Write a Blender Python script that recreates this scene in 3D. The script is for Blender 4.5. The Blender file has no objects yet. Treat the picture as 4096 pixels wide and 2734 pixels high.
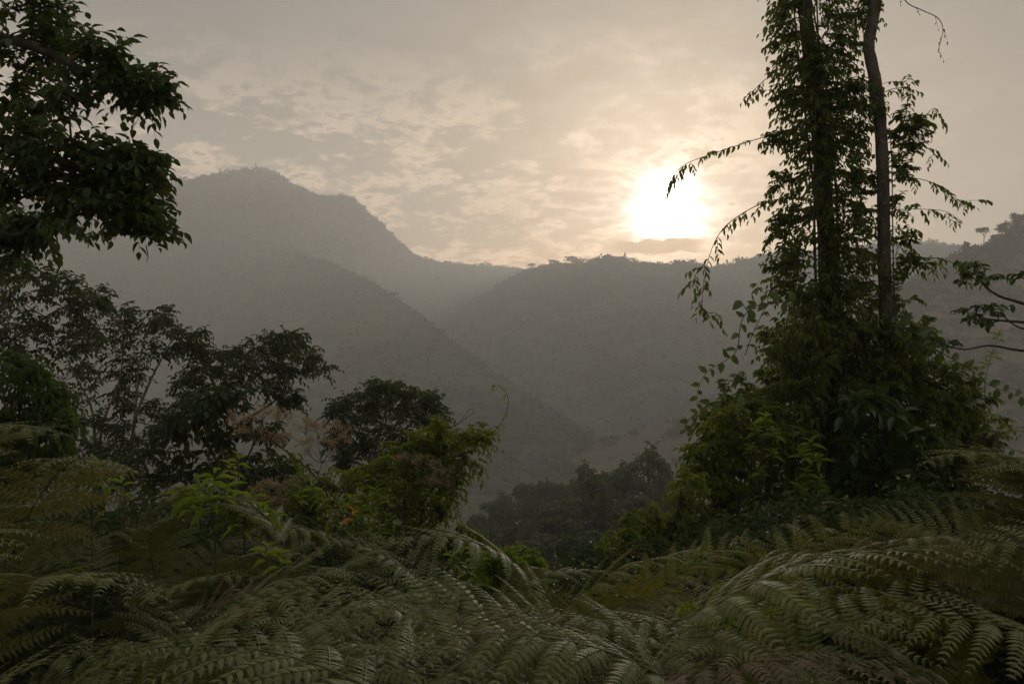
import bpy, math
import numpy as np
SC = bpy.context.scene
COL = SC.collection
rng = np.random.default_rng(11)
F = 28.0 / 36.0 * 1024.0          # focal length in pixels of a 1024 wide frame
UP = np.array([0., 0., 1.])


def at(px, py, Y):
    """a point Y metres in front of the camera standing at the origin"""
    return np.array([(px - 512.0) / F * Y, Y, (341.5 - py) / F * Y])


def nrm(a):
    return a / np.maximum(np.linalg.norm(a, axis=-1, keepdims=True), 1e-9)


# ------------------------------------------------------------------ noise
def _hash(ix, iy, s):
    n = (ix.astype(np.int64) * 374761393 + iy.astype(np.int64) * 668265263 + s * 974634541) & 0xFFFFFFFF
    n = ((n ^ (n >> 13)) * 1274126177) & 0xFFFFFFFF
    n = (n ^ (n >> 16)) & 0xFFFFFFFF
    return n / 4294967295.0


def vnoise(x, y, s=0):
    ix = np.floor(x); iy = np.floor(y)
    fx = x - ix; fy = y - iy
    fx = fx * fx * (3 - 2 * fx); fy = fy * fy * (3 - 2 * fy)
    a = _hash(ix, iy, s); b = _hash(ix + 1, iy, s); c = _hash(ix, iy + 1, s); d = _hash(ix + 1, iy + 1, s)
    return (a * (1 - fx) + b * fx) * (1 - fy) + (c * (1 - fx) + d * fx) * fy


def fbm(x, y, s=0, o=4):
    v = 0; a = .5; t = 0
    for k in range(o):
        v = v + a * vnoise(x, y, s + k); t += a; a *= .5; x = x * 2.03 + 5.1; y = y * 2.03 + 1.7
    return v / t


def crowns(x, y, cell, s=0):
    """dome shaped bumps, one for each tree crown of a closed canopy"""
    x = x / cell; y = y / cell
    ix = np.floor(x); iy = np.floor(y)
    best = np.zeros_like(x)
    for dx in (-1, 0, 1):
        for dy in (-1, 0, 1):
            cx = ix + dx; cy = iy + dy
            qx = cx + .15 + .7 * _hash(cx, cy, s); qy = cy + .15 + .7 * _hash(cx, cy, s + 7)
            h = .45 + .75 * _hash(cx, cy, s + 13) ** 1.5
            d2 = ((x - qx) ** 2 + (y - qy) ** 2) / .62
            best = np.maximum(best, h * np.sqrt(np.maximum(0, 1 - d2)))
    return best


# ------------------------------------------------------------------ mesh building
class MB:
    """collects geometry and links it as ONE mesh object"""
    def __init__(s):
        s.v = []; s.f = []; s.t = []; s.n = 0

    def add(s, v, f, t=0.5):
        v = np.asarray(v, dtype=np.float64).reshape(-1, 3)
        f = np.asarray(f, dtype=np.int64)
        s.v.append(v); s.f.append(f + s.n)
        s.t.append(np.broadcast_to(np.asarray(t, dtype=np.float64), (len(v),)))
        s.n += len(v)

    def mesh(s, name, mat, origin=(0, 0, 0), smooth=False):
        me = bpy.data.meshes.new(name)
        V = (np.concatenate(s.v) - np.asarray(origin)).astype(np.float32)
        T = np.concatenate(s.t).astype(np.float32)
        loops = np.concatenate([f.ravel() for f in s.f]).astype(np.int32)
        cnt = np.concatenate([np.full(len(f), f.shape[1]) for f in s.f]).astype(np.int32)
        st = np.concatenate([[0], np.cumsum(cnt)[:-1]]).astype(np.int32)
        me.vertices.add(len(V)); me.vertices.foreach_set('co', V.ravel())
        me.loops.add(len(loops)); me.loops.foreach_set('vertex_index', loops)
        me.polygons.add(len(cnt)); me.polygons.foreach_set('loop_start', st)
        me.polygons.foreach_set('use_smooth', np.full(len(cnt), smooth, dtype=bool))
        a = me.attributes.new('tint', 'FLOAT', 'POINT'); a.data.foreach_set('value', T)
        me.update(calc_edges=True)
        me.materials.append(mat)
        return me

    def build(s, name, mat, parent=None, smooth=False, origin=None):
        if origin is None:
            origin = (0, 0, 0) if parent is None else parent['_o']
        o = bpy.data.objects.new(name, s.mesh(name, mat, origin, smooth))
        COL.objects.link(o)
        if parent is not None:
            o.parent = parent
        else:
            o.location = origin
        return o


def tag(o, label=None, cat=None, group=None, kind=None):
    if label: o['label'] = label
    if cat: o['category'] = cat
    if group: o['group'] = group
    if kind: o['kind'] = kind
    return o


def thing(name, loc, label, cat, group=None):
    o = bpy.data.objects.new(name, None); COL.objects.link(o)
    o.location = tuple(loc); o['_o'] = [float(c) for c in loc]
    o.empty_display_size = .1
    return tag(o, label, cat, group)


# ------------------------------------------------------------------ shapes
def _leaf(rows, curve, fold):
    """leaf along +Y with a fold on its midrib; rows of (t, half width)"""
    v = []; f = []
    prev = None
    for t, w in rows:
        z = -curve * t * t
        if w == 0:
            cur = [len(v)]; v.append((0, t, z))
        else:
            cur = [len(v), len(v) + 1, len(v) + 2]
            v += [(-w, t, z + fold * w), (0, t, z), (w, t, z + fold * w)]
        if prev is not None:
            if len(prev) == 1 and len(cur) == 3:
                f += [(prev[0], cur[1], cur[0], cur[0]), (prev[0], cur[2], cur[1], cur[1])]
            elif len(prev) == 3 and len(cur) == 3:
                f += [(prev[0], prev[1], cur[1], cur[0]), (prev[1], prev[2], cur[2], cur[1])]
            else:
                f += [(prev[0], prev[1], cur[0], cur[0]), (prev[1], prev[2], cur[0], cur[0])]
        prev = cur
    tri = np.array([q[:3] for q in f if q[2] == q[3]], dtype=np.int64).reshape(-1, 3)
    quad = np.array([q for q in f if q[2] != q[3]], dtype=np.int64).reshape(-1, 4)
    return np.array(v, dtype=float), [x for x in (tri, quad) if len(x)]


LEAF_OVAL = _leaf([(0, 0), (.18, .36), (.45, .5), (.75, .32), (1, 0)], .28, .35)
LEAF_LANCE = _leaf([(0, 0), (.22, .4), (.45, .5), (.75, .28), (1, 0)], .35, .5)
LEAF_SMALL = _leaf([(0, 0), (.42, .5), (1, 0)], .22, .4)
LEAF_CARD = (np.array([(0, 0, 0), (.5, .45, .1), (0, 1, -.15), (-.5, .5, .1)], dtype=float),
             [np.array([(0, 1, 2), (0, 2, 3)])])


def add_leaves(mb, tm, P, D, N, L, W, tint):
    """copies of leaf tm at points P, along D, facing N"""
    P = P.reshape(-1, 3); n = len(P)
    if n == 0: return
    Y = nrm(D.reshape(-1, 3)); X = nrm(np.cross(Y, N.reshape(-1, 3))); Z = np.cross(X, Y)
    tv, tf = tm
    L = np.broadcast_to(L, (n,)).reshape(n, 1, 1); W = np.broadcast_to(W, (n,)).reshape(n, 1, 1)
    V = P[:, None] + X[:, None] * (tv[None, :, 0:1] * W) + Y[:, None] * (tv[None, :, 1:2] * L) + Z[:, None] * (tv[None, :, 2:3] * (L * .6 + W * .4))
    m = len(tv)
    t = np.repeat(np.broadcast_to(tint, (n,)), m)
    V = V.reshape(-1, 3)
    off = (np.arange(n) * m)[:, None, None]
    base = mb.n
    mb.v.append(V); mb.t.append(t); mb.n += len(V)
    for f in tf:
        mb.f.append((f[None] + off).reshape(-1, f.shape[1]) + base)


def tubes(mb, P, R, K=5, tint=.5, cap=False):
    """P (S,m,3) polylines with radii R (S,m) -> round tubes"""
    P = np.asarray(P, float); R = np.asarray(R, float)
    if P.ndim == 2: P = P[None]; R = R[None]
    S, m, _ = P.shape
    T = nrm(np.gradient(P, axis=1))
    ref = np.where(np.abs(T[:, :1, 2:3]) > .85, np.array([1., .1, 0]), UP)
    A = nrm(np.cross(T, np.broadcast_to(ref, T.shape))); B = np.cross(T, A)
    ang = np.arange(K) * 2 * math.pi / K
    V = P[:, :, None] + R[:, :, None, None] * (A[:, :, None] * np.cos(ang)[None, None, :, None] + B[:, :, None] * np.sin(ang)[None, None, :, None])
    i = np.arange(m - 1)[:, None]; k = np.arange(K)[None]
    q = np.stack([i * K + k, i * K + (k + 1) % K, (i + 1) * K + (k + 1) % K, (i + 1) * K + k], -1).reshape(-1, 4)
    f = (q[None] + (np.arange(S) * m * K)[:, None, None]).reshape(-1, 4)
    t = tint if np.ndim(tint) == 0 else np.repeat(tint, m * K)
    mb.add(V.reshape(-1, 3), f, t)
    if cap:
        base = mb.n - S * m * K
        for s in range(S):
            mb.f.append(np.array([[base + s * m * K + (m - 1) * K + j for j in range(K)]]))


def smooth_line(pts, n):
    """Catmull-Rom through pts (k, d) -> n points"""
    p = np.asarray(pts, float)
    p = np.concatenate([[2 * p[0] - p[1]], p, [2 * p[-1] - p[-2]]])
    k = len(p) - 3
    t = np.linspace(0, k - 1e-6, n); i = t.astype(int); u = (t - i)[:, None]
    a, b, c, d = p[i], p[i + 1], p[i + 2], p[i + 3]
    return .5 * (2 * b + (c - a) * u + (2 * a - 5 * b + 4 * c - d) * u ** 2 + (3 * b - a - 3 * c + d) * u ** 3)


def sprays(ml, mt, B, D, L, k, ll, lw, tm, droop=.4, ldroop=.6, spread=1.0, tint=.5, tj=.22, twr=.004, pair=False, ltj=.25):
    """S twigs from B along D with k leaves each"""
    B = B.reshape(-1, 3); D = nrm(D.reshape(-1, 3)); S = len(B)
    if S == 0: return
    L = np.broadcast_to(L, (S,)); ll = np.broadcast_to(ll, (S,)); lw = np.broadcast_to(lw, (S,))
    t0 = np.linspace(.15, 1, k)
    if pair: t0 = np.repeat(np.linspace(.15, 1, (k + 1) // 2), 2)[:k]
    t = t0[None] + rng.normal(0, .02, (S, k))
    Lc = L[:, None, None]
    P = B[:, None] + D[:, None] * Lc * t[..., None] - UP * (droop * Lc * (t ** 2)[..., None])
    T = nrm(D[:, None] - UP * (2 * droop * t)[..., None])
    side = np.cross(T, UP); bad = np.linalg.norm(side, axis=-1, keepdims=True) < .2
    side = nrm(np.where(bad, np.array([1., .3, 0]), side))
    sg = np.where(np.arange(k) % 2 == 0, 1., -1.)[None, :, None] * np.ones((S, 1, 1))
    sg[:, -1] = 0
    LD = T * .6 + side * sg * spread - UP * ldroop + rng.normal(0, .28, (S, k, 3))
    LN = UP + side * sg * .3 + rng.normal(0, .35, (S, k, 3))
    sc = rng.uniform(1 - ltj, 1 + ltj, (S, k)) * (1 - .25 * np.abs(t0 - .5)[None])
    tn = np.clip((np.broadcast_to(tint, (S,)))[:, None] + rng.normal(0, tj, (S, k)), 0, 1)
    add_leaves(ml, tm, P, LD, LN, (ll[:, None] * sc).ravel(), (lw[:, None] * sc).ravel(), tn.ravel())
    if mt is not None:
        q = np.array([0, .5, 1.])[None]
        PP = B[:, None] + D[:, None] * Lc * q[..., None] - UP * (droop * Lc * (q ** 2)[..., None])
        tubes(mt, PP, np.array([[1, .7, .3]]) * twr * np.ones((S, 1)), 3, .4)


def in_ell(n, r, shell=.45, up=.0):
    d = nrm(rng.normal(0, 1, (n, 3)))
    if up: d[:, 2] = np.where(rng.random(n) < up, np.abs(d[:, 2]), d[:, 2])
    return d * (rng.random((n, 1)) ** shell) * np.asarray(r)


def pads_px(lst, Y, jit=.08, deep=1.0):
    """crown pads given as (px, py, rx, rz) in picture units at about Y metres -> list of (centre, radii)"""
    out = []
    for a in lst:
        d = (a[4] if len(a) > 4 else Y) * (1 + rng.uniform(-jit, jit))
        c = at(a[0], a[1], d); rx = a[2] / F * d; rz = a[3] / F * d
        out.append((c, np.array([rx, rx * deep, rz])))
    return out


class Plant:
    """a woody plant: wood (trunk and limbs), branches and leaves collected apart"""
    def __init__(s):
        s.wood = MB(); s.br = MB(); s.lf = MB(); s.nodes = []

    def limb(s, pts, r0, r1, n=24, K=8, wob=.0, tint=.5):
        p = smooth_line(pts, n)
        if wob: p = p + np.cumsum(rng.normal(0, wob, p.shape), 0) * np.linspace(0, 1, n)[:, None] * .4
        r = r0 + (r1 - r0) * np.linspace(0, 1, n) ** .85
        tubes(s.wood, p, r * (1 + rng.normal(0, .03, n)), K, tint, cap=True)
        s.nodes += [(q, rr) for q, rr in zip(p[2:], r[2:])]

    def attach(s, c):
        N = np.array([q for q, _ in s.nodes]); R = np.array([r for _, r in s.nodes])
        d = np.linalg.norm((N - c) * np.array([1, 1, .8]), axis=1) + np.maximum(0, N[:, 2] - c[2]) * 1.2
        i = int(np.argmin(d)); return N[i], R[i]

    def pad(s, c, r, nsub, nspr, L, k, ll, lw, tm, br=.02, up=.75, shell=.4, sag=.12, **kw):
        a, ra = s.attach(c)
        hub = c - UP * r[2] * .6
        t = np.linspace(0, 1, 7)[:, None]
        mid = (a + hub) / 2 + rng.normal(0, .08, 3) * np.linalg.norm(hub - a) - UP * sag * np.linalg.norm(hub - a)
        path = (1 - t) ** 2 * a + 2 * t * (1 - t) * mid + t ** 2 * hub
        rb = min(br, ra * .8)
        tubes(s.br, path, np.linspace(rb, rb * .55, 7), 5, .5)
        s.nodes += [(q, rb * .6) for q in path[2:]]
        e = c + in_ell(nsub, r, shell, up)
        m2 = (hub + e) / 2 + rng.normal(0, .12, (nsub, 3)) * np.linalg.norm(e - hub, axis=1, keepdims=True)
        tt = np.linspace(0, 1, 6)[None, :, None]
        sub = (1 - tt) ** 2 * hub + 2 * tt * (1 - tt) * m2[:, None] + tt ** 2 * e[:, None]
        tubes(s.br, sub, np.linspace(rb * .5, rb * .18, 6)[None] * np.ones((nsub, 1)), 4, .5)
        u = rng.uniform(.3, 1, (nsub, nspr)); u[:, 0] = 1
        uu = u[..., None]
        B = (1 - uu) ** 2 * hub + 2 * uu * (1 - uu) * m2[:, None] + uu ** 2 * e[:, None]
        tang = nrm(e - hub)[:, None]
        out = nrm((B - c) / r)
        D = tang * .6 + out * .5 + UP * .15 + rng.normal(0, .5, B.shape)
        n = nsub * nspr
        tint = kw.pop('tint', .5) + rng.normal(0, .12)
        sprays(s.lf, s.br, B, D, L * rng.uniform(.6, 1.25, n), k, ll * rng.uniform(.8, 1.15, n), lw, tm, tint=tint, **kw)

    def build(s, name, base, label, cat, bark, leaf, group=None, names=('trunk', 'branches', 'crown')):
        e = thing(name, base, label, cat, group)
        if s.wood.n: s.wood.build(names[0], bark, e, True)
        if s.br.n: s.br.build(names[1], bark, e, True)
        if s.lf.n: s.lf.build(names[2], leaf, e)
        return e
SKY_LOW = (.44, .362, .285); SKY_HIGH = (.160, .151, .142); SKY_VEIL = (.25, .23, .209); SKY_ZENITH_FILL = (.54, .54, .52)
CLOUD_LIT = (3.4, 2.95, 2.5); CLOUD_DARK = (.42, .43, .44)
GLOW1, GLOW2, GLOW3 = 9.0, 1.7, .26
HAZE_COL = (.88, .88, .865); HAZE_D = .00056; HAZE_G = .25
# ------------------------------------------------------------------ materials
class NT:
    def __init__(s, nt): s.nt = nt
    def n(s, typ, ins=None, **kw):
        nd = s.nt.nodes.new(typ)
        for k, v in kw.items(): setattr(nd, k, v)
        for k, v in (ins or {}).items():
            if hasattr(v, 'is_output'): s.nt.links.new(v, nd.inputs[k])
            else: nd.inputs[k].default_value = v
        return nd
    def m(s, op, a, b=0.0, c=0.0, clamp=False):
        nd = s.n('ShaderNodeMath', {0: a, 1: b, 2: c}, operation=op); nd.use_clamp = clamp
        return nd.outputs[0]
    def vm(s, op, a, b=(0, 0, 0), out=0):
        return s.n('ShaderNodeVectorMath', {0: a, 1: b}, operation=op).outputs[out]
    def mix(s, f, a, b):
        nd = s.n('ShaderNodeMix', data_type='RGBA')
        for i, v in ((0, f), (6, a), (7, b)):
            if hasattr(v, 'is_output'): s.nt.links.new(v, nd.inputs[i])
            else: nd.inputs[i].default_value = v if i == 0 else tuple(v) + (1,)
        return nd.outputs[2]
    def step(s, x, lo, hi):
        nd = s.n('ShaderNodeMapRange', {0: x, 1: lo, 2: hi, 3: 0., 4: 1.}, interpolation_type='SMOOTHSTEP')
        return nd.outputs[0]


def material(name):
    m = bpy.data.materials.new(name); m.use_nodes = True
    nt = m.node_tree; nt.nodes.clear()
    return m, NT(nt), nt.nodes.new('ShaderNodeOutputMaterial')


def leaf_mat(name, dark, light, yellow=None, trans=.3, rough=.45, spec=.4, yel=.97):
    """leaf: tint picks a colour between dark and light, the far end of tint is a yellowing leaf"""
    m, T, out = material(name)
    a = T.n('ShaderNodeAttribute', attribute_name='tint').outputs['Fac']
    col = T.mix(a, dark, light)
    if yellow: col = T.mix(T.step(a, yel, yel + .03), col, yellow)
    geo = T.n('ShaderNodeNewGeometry')
    nz = T.n('ShaderNodeTexNoise', {'Scale': 9.0, 'Detail': 3.0, 'Vector': geo.outputs['Position']}).outputs['Fac']
    col = T.mix(T.m('MULTIPLY', T.step(nz, .4, .8), .35), col, tuple(c * .55 for c in dark))
    p = T.n('ShaderNodeBsdfPrincipled', {'Base Color': col, 'Roughness': rough, 'Specular IOR Level': spec})
    if trans:
        tc = T.mix(.5, col, tuple(min(1, c * 2.2) for c in (light[0] * 1.1, light[1], light[2] * .5)))
        t = T.n('ShaderNodeBsdfTranslucent', {'Color': tc})
        p = T.n('ShaderNodeMixShader', {0: trans, 1: p.outputs[0], 2: t.outputs[0]})
    T.nt.links.new(p.outputs[0], out.inputs[0])
    return m


def bark_mat(name, a, b, scale=6.0, bump=.4):
    m, T, out = material(name)
    geo = T.n('ShaderNodeNewGeometry')
    v = T.vm('MULTIPLY', geo.outputs['Position'], (1, 1, .35))
    n1 = T.n('ShaderNodeTexNoise', {'Scale': scale, 'Detail': 6.0, 'Roughness': .65, 'Vector': v}).outputs['Fac']
    n2 = T.n('ShaderNodeTexNoise', {'Scale': scale * 5, 'Detail': 5.0, 'Vector': v}).outputs['Fac']
    col = T.mix(T.step(n1, .35, .68), a, b)
    n3 = T.n('ShaderNodeTexNoise', {'Scale': scale * 1.7, 'Detail': 8.0, 'Roughness': .7, 'Vector': geo.outputs['Position']}).outputs['Fac']
    n4 = T.n('ShaderNodeTexNoise', {'Scale': scale * 4, 'Detail': 4.0, 'Vector': T.vm('MULTIPLY', geo.outputs['Position'], (1, 1, .12))}).outputs['Fac']
    col = T.mix(T.m('MULTIPLY', T.step(n3, .56, .62), .7), col, tuple(min(1, c * 1.5 + .02) for c in a))
    col = T.mix(T.m('MULTIPLY', T.step(n4, .55, .65), .6), col, tuple(c * .45 for c in b))
    bp = T.n('ShaderNodeBump', {'Strength': bump, 'Distance': .02, 'Height': T.m('ADD', n2, n4)})
    p = T.n('ShaderNodeBsdfPrincipled', {'Base Color': col, 'Roughness': .85, 'Specular IOR Level': .2, 'Normal': bp.outputs[0]})
    T.nt.links.new(p.outputs[0], out.inputs[0])
    return m


def ground_mat(name, a, b, c, s1, s2):
    m, T, out = material(name)
    geo = T.n('ShaderNodeNewGeometry')
    n1 = T.n('ShaderNodeTexNoise', {'Scale': s1, 'Detail': 6.0, 'Roughness': .6, 'Vector': geo.outputs['Position']}).outputs['Fac']
    n2 = T.n('ShaderNodeTexNoise', {'Scale': s2, 'Detail': 5.0, 'Roughness': .7, 'Vector': geo.outputs['Position']}).outputs['Fac']
    col = T.mix(T.step(n1, .38, .62), a, b)
    col = T.mix(T.step(n2, .45, .7), col, c)
    bp = T.n('ShaderNodeBump', {'Strength': .6, 'Distance': .3 / s2, 'Height': n2})
    p = T.n('ShaderNodeBsdfPrincipled', {'Base Color': col, 'Roughness': .95, 'Specular IOR Level': .1, 'Normal': bp.outputs[0]})
    T.nt.links.new(p.outputs[0], out.inputs[0])
    return m


# ------------------------------------------------------------------ camera, sun, sky, haze
cam = bpy.data.cameras.new('camera'); cam.lens = 28; cam.sensor_width = 36
cam.clip_start = .05; cam.clip_end = 20000
co = bpy.data.objects.new('camera', cam); COL.objects.link(co)
co.rotation_euler = (math.radians(90), 0, 0); SC.camera = co
AZ = math.atan2(668 - 512, F); EL = math.atan2((341.5 - 211) * math.cos(AZ), F)
SUN = np.array([math.sin(AZ) * math.cos(EL), math.cos(AZ) * math.cos(EL), math.sin(EL)])
sl = bpy.data.lights.new('sun', 'SUN'); sl.energy = 2.9; sl.angle = math.radians(5); sl.color = (1, .89, .77)
so = bpy.data.objects.new('sun', sl); COL.objects.link(so)
from mathutils import Vector
so.rotation_euler = Vector(tuple(SUN)).to_track_quat('Z', 'Y').to_euler()
so.location = (0, 0, 50)

w = bpy.data.worlds.new('World'); SC.world = w; w.use_nodes = True
w.node_tree.nodes.clear(); W = NT(w.node_tree)
sky = W.n('ShaderNodeTexSky', sky_type='NISHITA')
sky.sun_disc = False; sky.sun_elevation = EL; sky.sun_rotation = AZ
sky.dust_density = 4.0; sky.air_density = 1.5; sky.ozone_density = 1.0
bg1 = W.n('ShaderNodeBackground', {'Color': sky.outputs[0], 'Strength': .1})
tc = W.n('ShaderNodeTexCoord').outputs['Generated']
dr = W.vm('NORMALIZE', tc)
sp = W.n('ShaderNodeSeparateXYZ', {0: dr})
dz = W.m('MAXIMUM', sp.outputs[2], 0.0)
# clouds lie on a plane high above, so they crowd together towards the horizon
inv = W.m('DIVIDE', 1.0, W.m('ADD', dz, .22))
uv = W.n('ShaderNodeCombineXYZ', {0: W.m('MULTIPLY', sp.outputs[0], inv), 1: W.m('MULTIPLY', sp.outputs[1], inv), 2: 0.0}).outputs[0]
SKY_SEED = (3.7, 1.2, 0)
uv = W.vm('ADD', uv, SKY_SEED)


def noise(scale, det, rough=.55, dist=0.0, vec=uv):
    return W.n('ShaderNodeTexNoise', {'Scale': scale, 'Detail': det, 'Roughness': rough, 'Distortion': dist, 'Vector': vec}).outputs['Fac']


n_big = noise(2.2, 3.0)
n_puff = noise(6.5, 12.0, .66, .25)
n_fine = noise(26.0, 7.0, .65, .2)
n_veil = noise(.55, 4.0, .5, .6, W.vm('ADD', uv, (9.1, 4.4, 0)))
cosT = W.vm('DOT_PRODUCT', dr, tuple(SUN), out=1)
th = W.m('MULTIPLY', W.m('ARCCOSINE', W.m('MINIMUM', cosT, 1.0)), 57.2958)      # degrees from the sun
az = W.m('MULTIPLY', W.m('ARCTAN2', sp.outputs[0], sp.outputs[1]), 57.2958)
el = W.m('MULTIPLY', W.m('ARCSINE', sp.outputs[2]), 57.2958)
# puffy altocumulus between about 4 and 16 degrees up, thinning out above
band = W.m('MULTIPLY', W.m('SUBTRACT', 1.0, W.step(el, 12.0, 23.0)), W.m('SUBTRACT', 1.0, W.m('MULTIPLY', W.step(az, 13.0, 22.0), .9)))
den = W.m('ADD', W.m('MULTIPLY', n_puff, .49), W.m('ADD', W.m('MULTIPLY', n_big, .38), W.m('MULTIPLY', n_fine, .24)))
puff = W.m('MULTIPLY', W.step(den, .525, .62), band)
core = W.m('MULTIPLY', W.step(den, .615, .68), band)
veil = W.step(n_veil, .35, .7)
base = W.mix(W.step(el, 3.0, 22.0), SKY_LOW, SKY_HIGH)
base = W.mix(W.m('MULTIPLY', veil, .5), base, SKY_VEIL)
base = W.mix(W.step(el, 27.0, 55.0), base, SKY_ZENITH_FILL)      # added fill: sky above the frame brightened to light the ferns and haze
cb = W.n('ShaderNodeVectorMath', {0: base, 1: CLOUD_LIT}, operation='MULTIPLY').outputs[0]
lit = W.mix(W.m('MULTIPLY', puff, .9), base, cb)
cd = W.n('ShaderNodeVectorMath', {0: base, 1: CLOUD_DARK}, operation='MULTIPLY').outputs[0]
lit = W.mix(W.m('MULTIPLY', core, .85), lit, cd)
# glow of the sun through thin cloud, wider along the horizon
thn = W.m('MULTIPLY', th, W.m('SUBTRACT', 1.75, W.m('MULTIPLY', n_puff, 1.5)))
g1 = W.m('MULTIPLY', W.m('EXPONENT', W.m('MULTIPLY', W.m('POWER', W.m('DIVIDE', thn, 2.0), 2.0), -1.0)), GLOW1)
g2 = W.m('MULTIPLY', W.m('EXPONENT', W.m('DIVIDE', thn, -4.5)), GLOW2)
g3 = W.m('MULTIPLY', W.m('EXPONENT', W.m('DIVIDE', th, -16.0)), GLOW3)
# bank of dark cloud just under the sun
eb = W.m('ADD', el, W.m('MULTIPLY', W.m('SUBTRACT', noise(9.0, 6.0, .6), .5), 1.6))
bank = W.m('MULTIPLY', W.step(eb, 6.05, 6.3), W.m('SUBTRACT', 1.0, W.step(eb, 7.1, 7.4)))
bank = W.m('MULTIPLY', bank, W.m('MULTIPLY', W.step(az, 6.0, 8.5), W.m('SUBTRACT', 1.0, W.step(az, 12.5, 15.0))))
shade = W.m('SUBTRACT', 1.0, W.m('MAXIMUM', W.m('MULTIPLY', core, .45), W.m('MULTIPLY', bank, .97)))
gl = W.m('MULTIPLY', W.m('ADD', W.m('ADD', g1, g2), g3), shade)
warm = W.mix(W.step(el, 4.0, 9.0), (1, .84, .70), (1, .93, .89))
glow = W.n('ShaderNodeVectorMath', {0: warm, 'Scale': gl}, operation='SCALE').outputs[0]
lit = W.mix(W.m('MULTIPLY', bank, .7), lit, CLOUD_DARK)
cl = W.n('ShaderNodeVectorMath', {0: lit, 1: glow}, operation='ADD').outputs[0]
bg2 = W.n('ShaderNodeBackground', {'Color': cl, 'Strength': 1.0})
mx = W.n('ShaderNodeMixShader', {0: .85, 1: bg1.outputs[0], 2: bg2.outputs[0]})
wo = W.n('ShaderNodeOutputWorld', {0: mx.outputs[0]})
w.cycles.sampling_method = 'MANUAL'; w.cycles.sample_map_resolution = 1024

ZTOP = 415.0
mh, T, out = material('haze_air')
pv = T.n('ShaderNodeVolumePrincipled', {'Color': HAZE_COL + (1,), 'Density': HAZE_D, 'Anisotropy': HAZE_G})
T.nt.links.new(pv.outputs[0], out.inputs['Volume'])
hb = MB()
X0, X1, Y0, Y1, Z0, Z1 = -2300, 2300, -60, 2350, -145, ZTOP
hv = [(x, y, z) for x in (X0, X1) for y in (Y0, Y1) for z in (Z0, Z1)]
hb.add(hv, [(0, 1, 3, 2), (4, 6, 7, 5), (0, 4, 5, 1), (2, 3, 7, 6), (0, 2, 6, 4), (1, 5, 7, 3)])
tag(hb.build('haze', mh), kind='stuff')

SC.view_settings.view_transform = 'Standard'; SC.view_settings.look = 'None'
SC.view_settings.exposure = 0.0; SC.view_settings.gamma = 1.0
SC.render.engine = 'CYCLES'
SC.cycles.use_denoising = True
SC.cycles.max_bounces = 6; SC.cycles.diffuse_bounces = 3; SC.cycles.glossy_bounces = 2
SC.cycles.transmission_bounces = 3; SC.cycles.volume_bounces = 2; SC.cycles.transparent_max_bounces = 8
SC.cycles.sample_clamp_indirect = 3.0; SC.cycles.sample_clamp_direct = 5.0
# ------------------------------------------------------------------ terrain
FLOOR = -95.0


def ground_z(x, y):
    x = np.asarray(x, float); y = np.asarray(y, float)
    near = -2.2 - .1 * (y - 2.3) + .085 * np.minimum(x * x, 9.0)
    k = np.clip((y - 7.5) / 10.0, 0, None)
    drop = np.where(y > 7.5, .22 * (y - 7.5) * np.minimum(k, 1) ** .5, 0)
    z = near - drop
    z = np.maximum(z, FLOOR + 10 * (fbm(x / 160., y / 160., 3) - .5))
    z = z + (fbm(x / 1.3, y / 1.3, 5, 3) - .5) * .25 + np.clip(y / 60., 0, 1) * (fbm(x / 22., y / 22., 9) - .5) * 7
    z = np.where(y < 0, np.minimum(z, -1.9 - .02 * y), z)
    return z


M_SOIL = ground_mat('undergrowth_soil', (.012, .016, .006), (.03, .034, .013), (.05, .04, .022), .35, 3.0)
M_WOOD = ground_mat('forest_canopy', (.013, .022, .008), (.050, .066, .022), (.065, .06, .032), .009, .05)
M_GRASS = ground_mat('dry_hill_grass', (.080, .068, .040), (.115, .092, .058), (.045, .050, .024), .02, .12)

ys = np.concatenate([np.linspace(-50, -1, 14), np.geomspace(1, 60, 130) - .5, np.geomspace(60, 2345, 130)])
us = np.linspace(-1, 1, 180)
gx = us[None] * (6 + np.maximum(ys, 3)[:, None] * 1.0); gx = np.clip(gx, -2290, 2290)
gy = np.broadcast_to(ys[:, None], gx.shape)
gz = ground_z(gx, gy)


def grid(mb, X, Y, Z):
    a, b = X.shape
    i = np.arange(a - 1)[:, None]; j = np.arange(b - 1)[None]
    f = np.stack([i * b + j, i * b + j + 1, (i + 1) * b + j + 1, (i + 1) * b + j], -1).reshape(-1, 4)
    mb.add(np.stack([X, Y, Z], -1).reshape(-1, 3), f, .5)


g = MB(); grid(g, gx, gy, gz); tag(g.build('ground', M_SOIL, smooth=True), kind='structure')

SURF = {}


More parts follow.
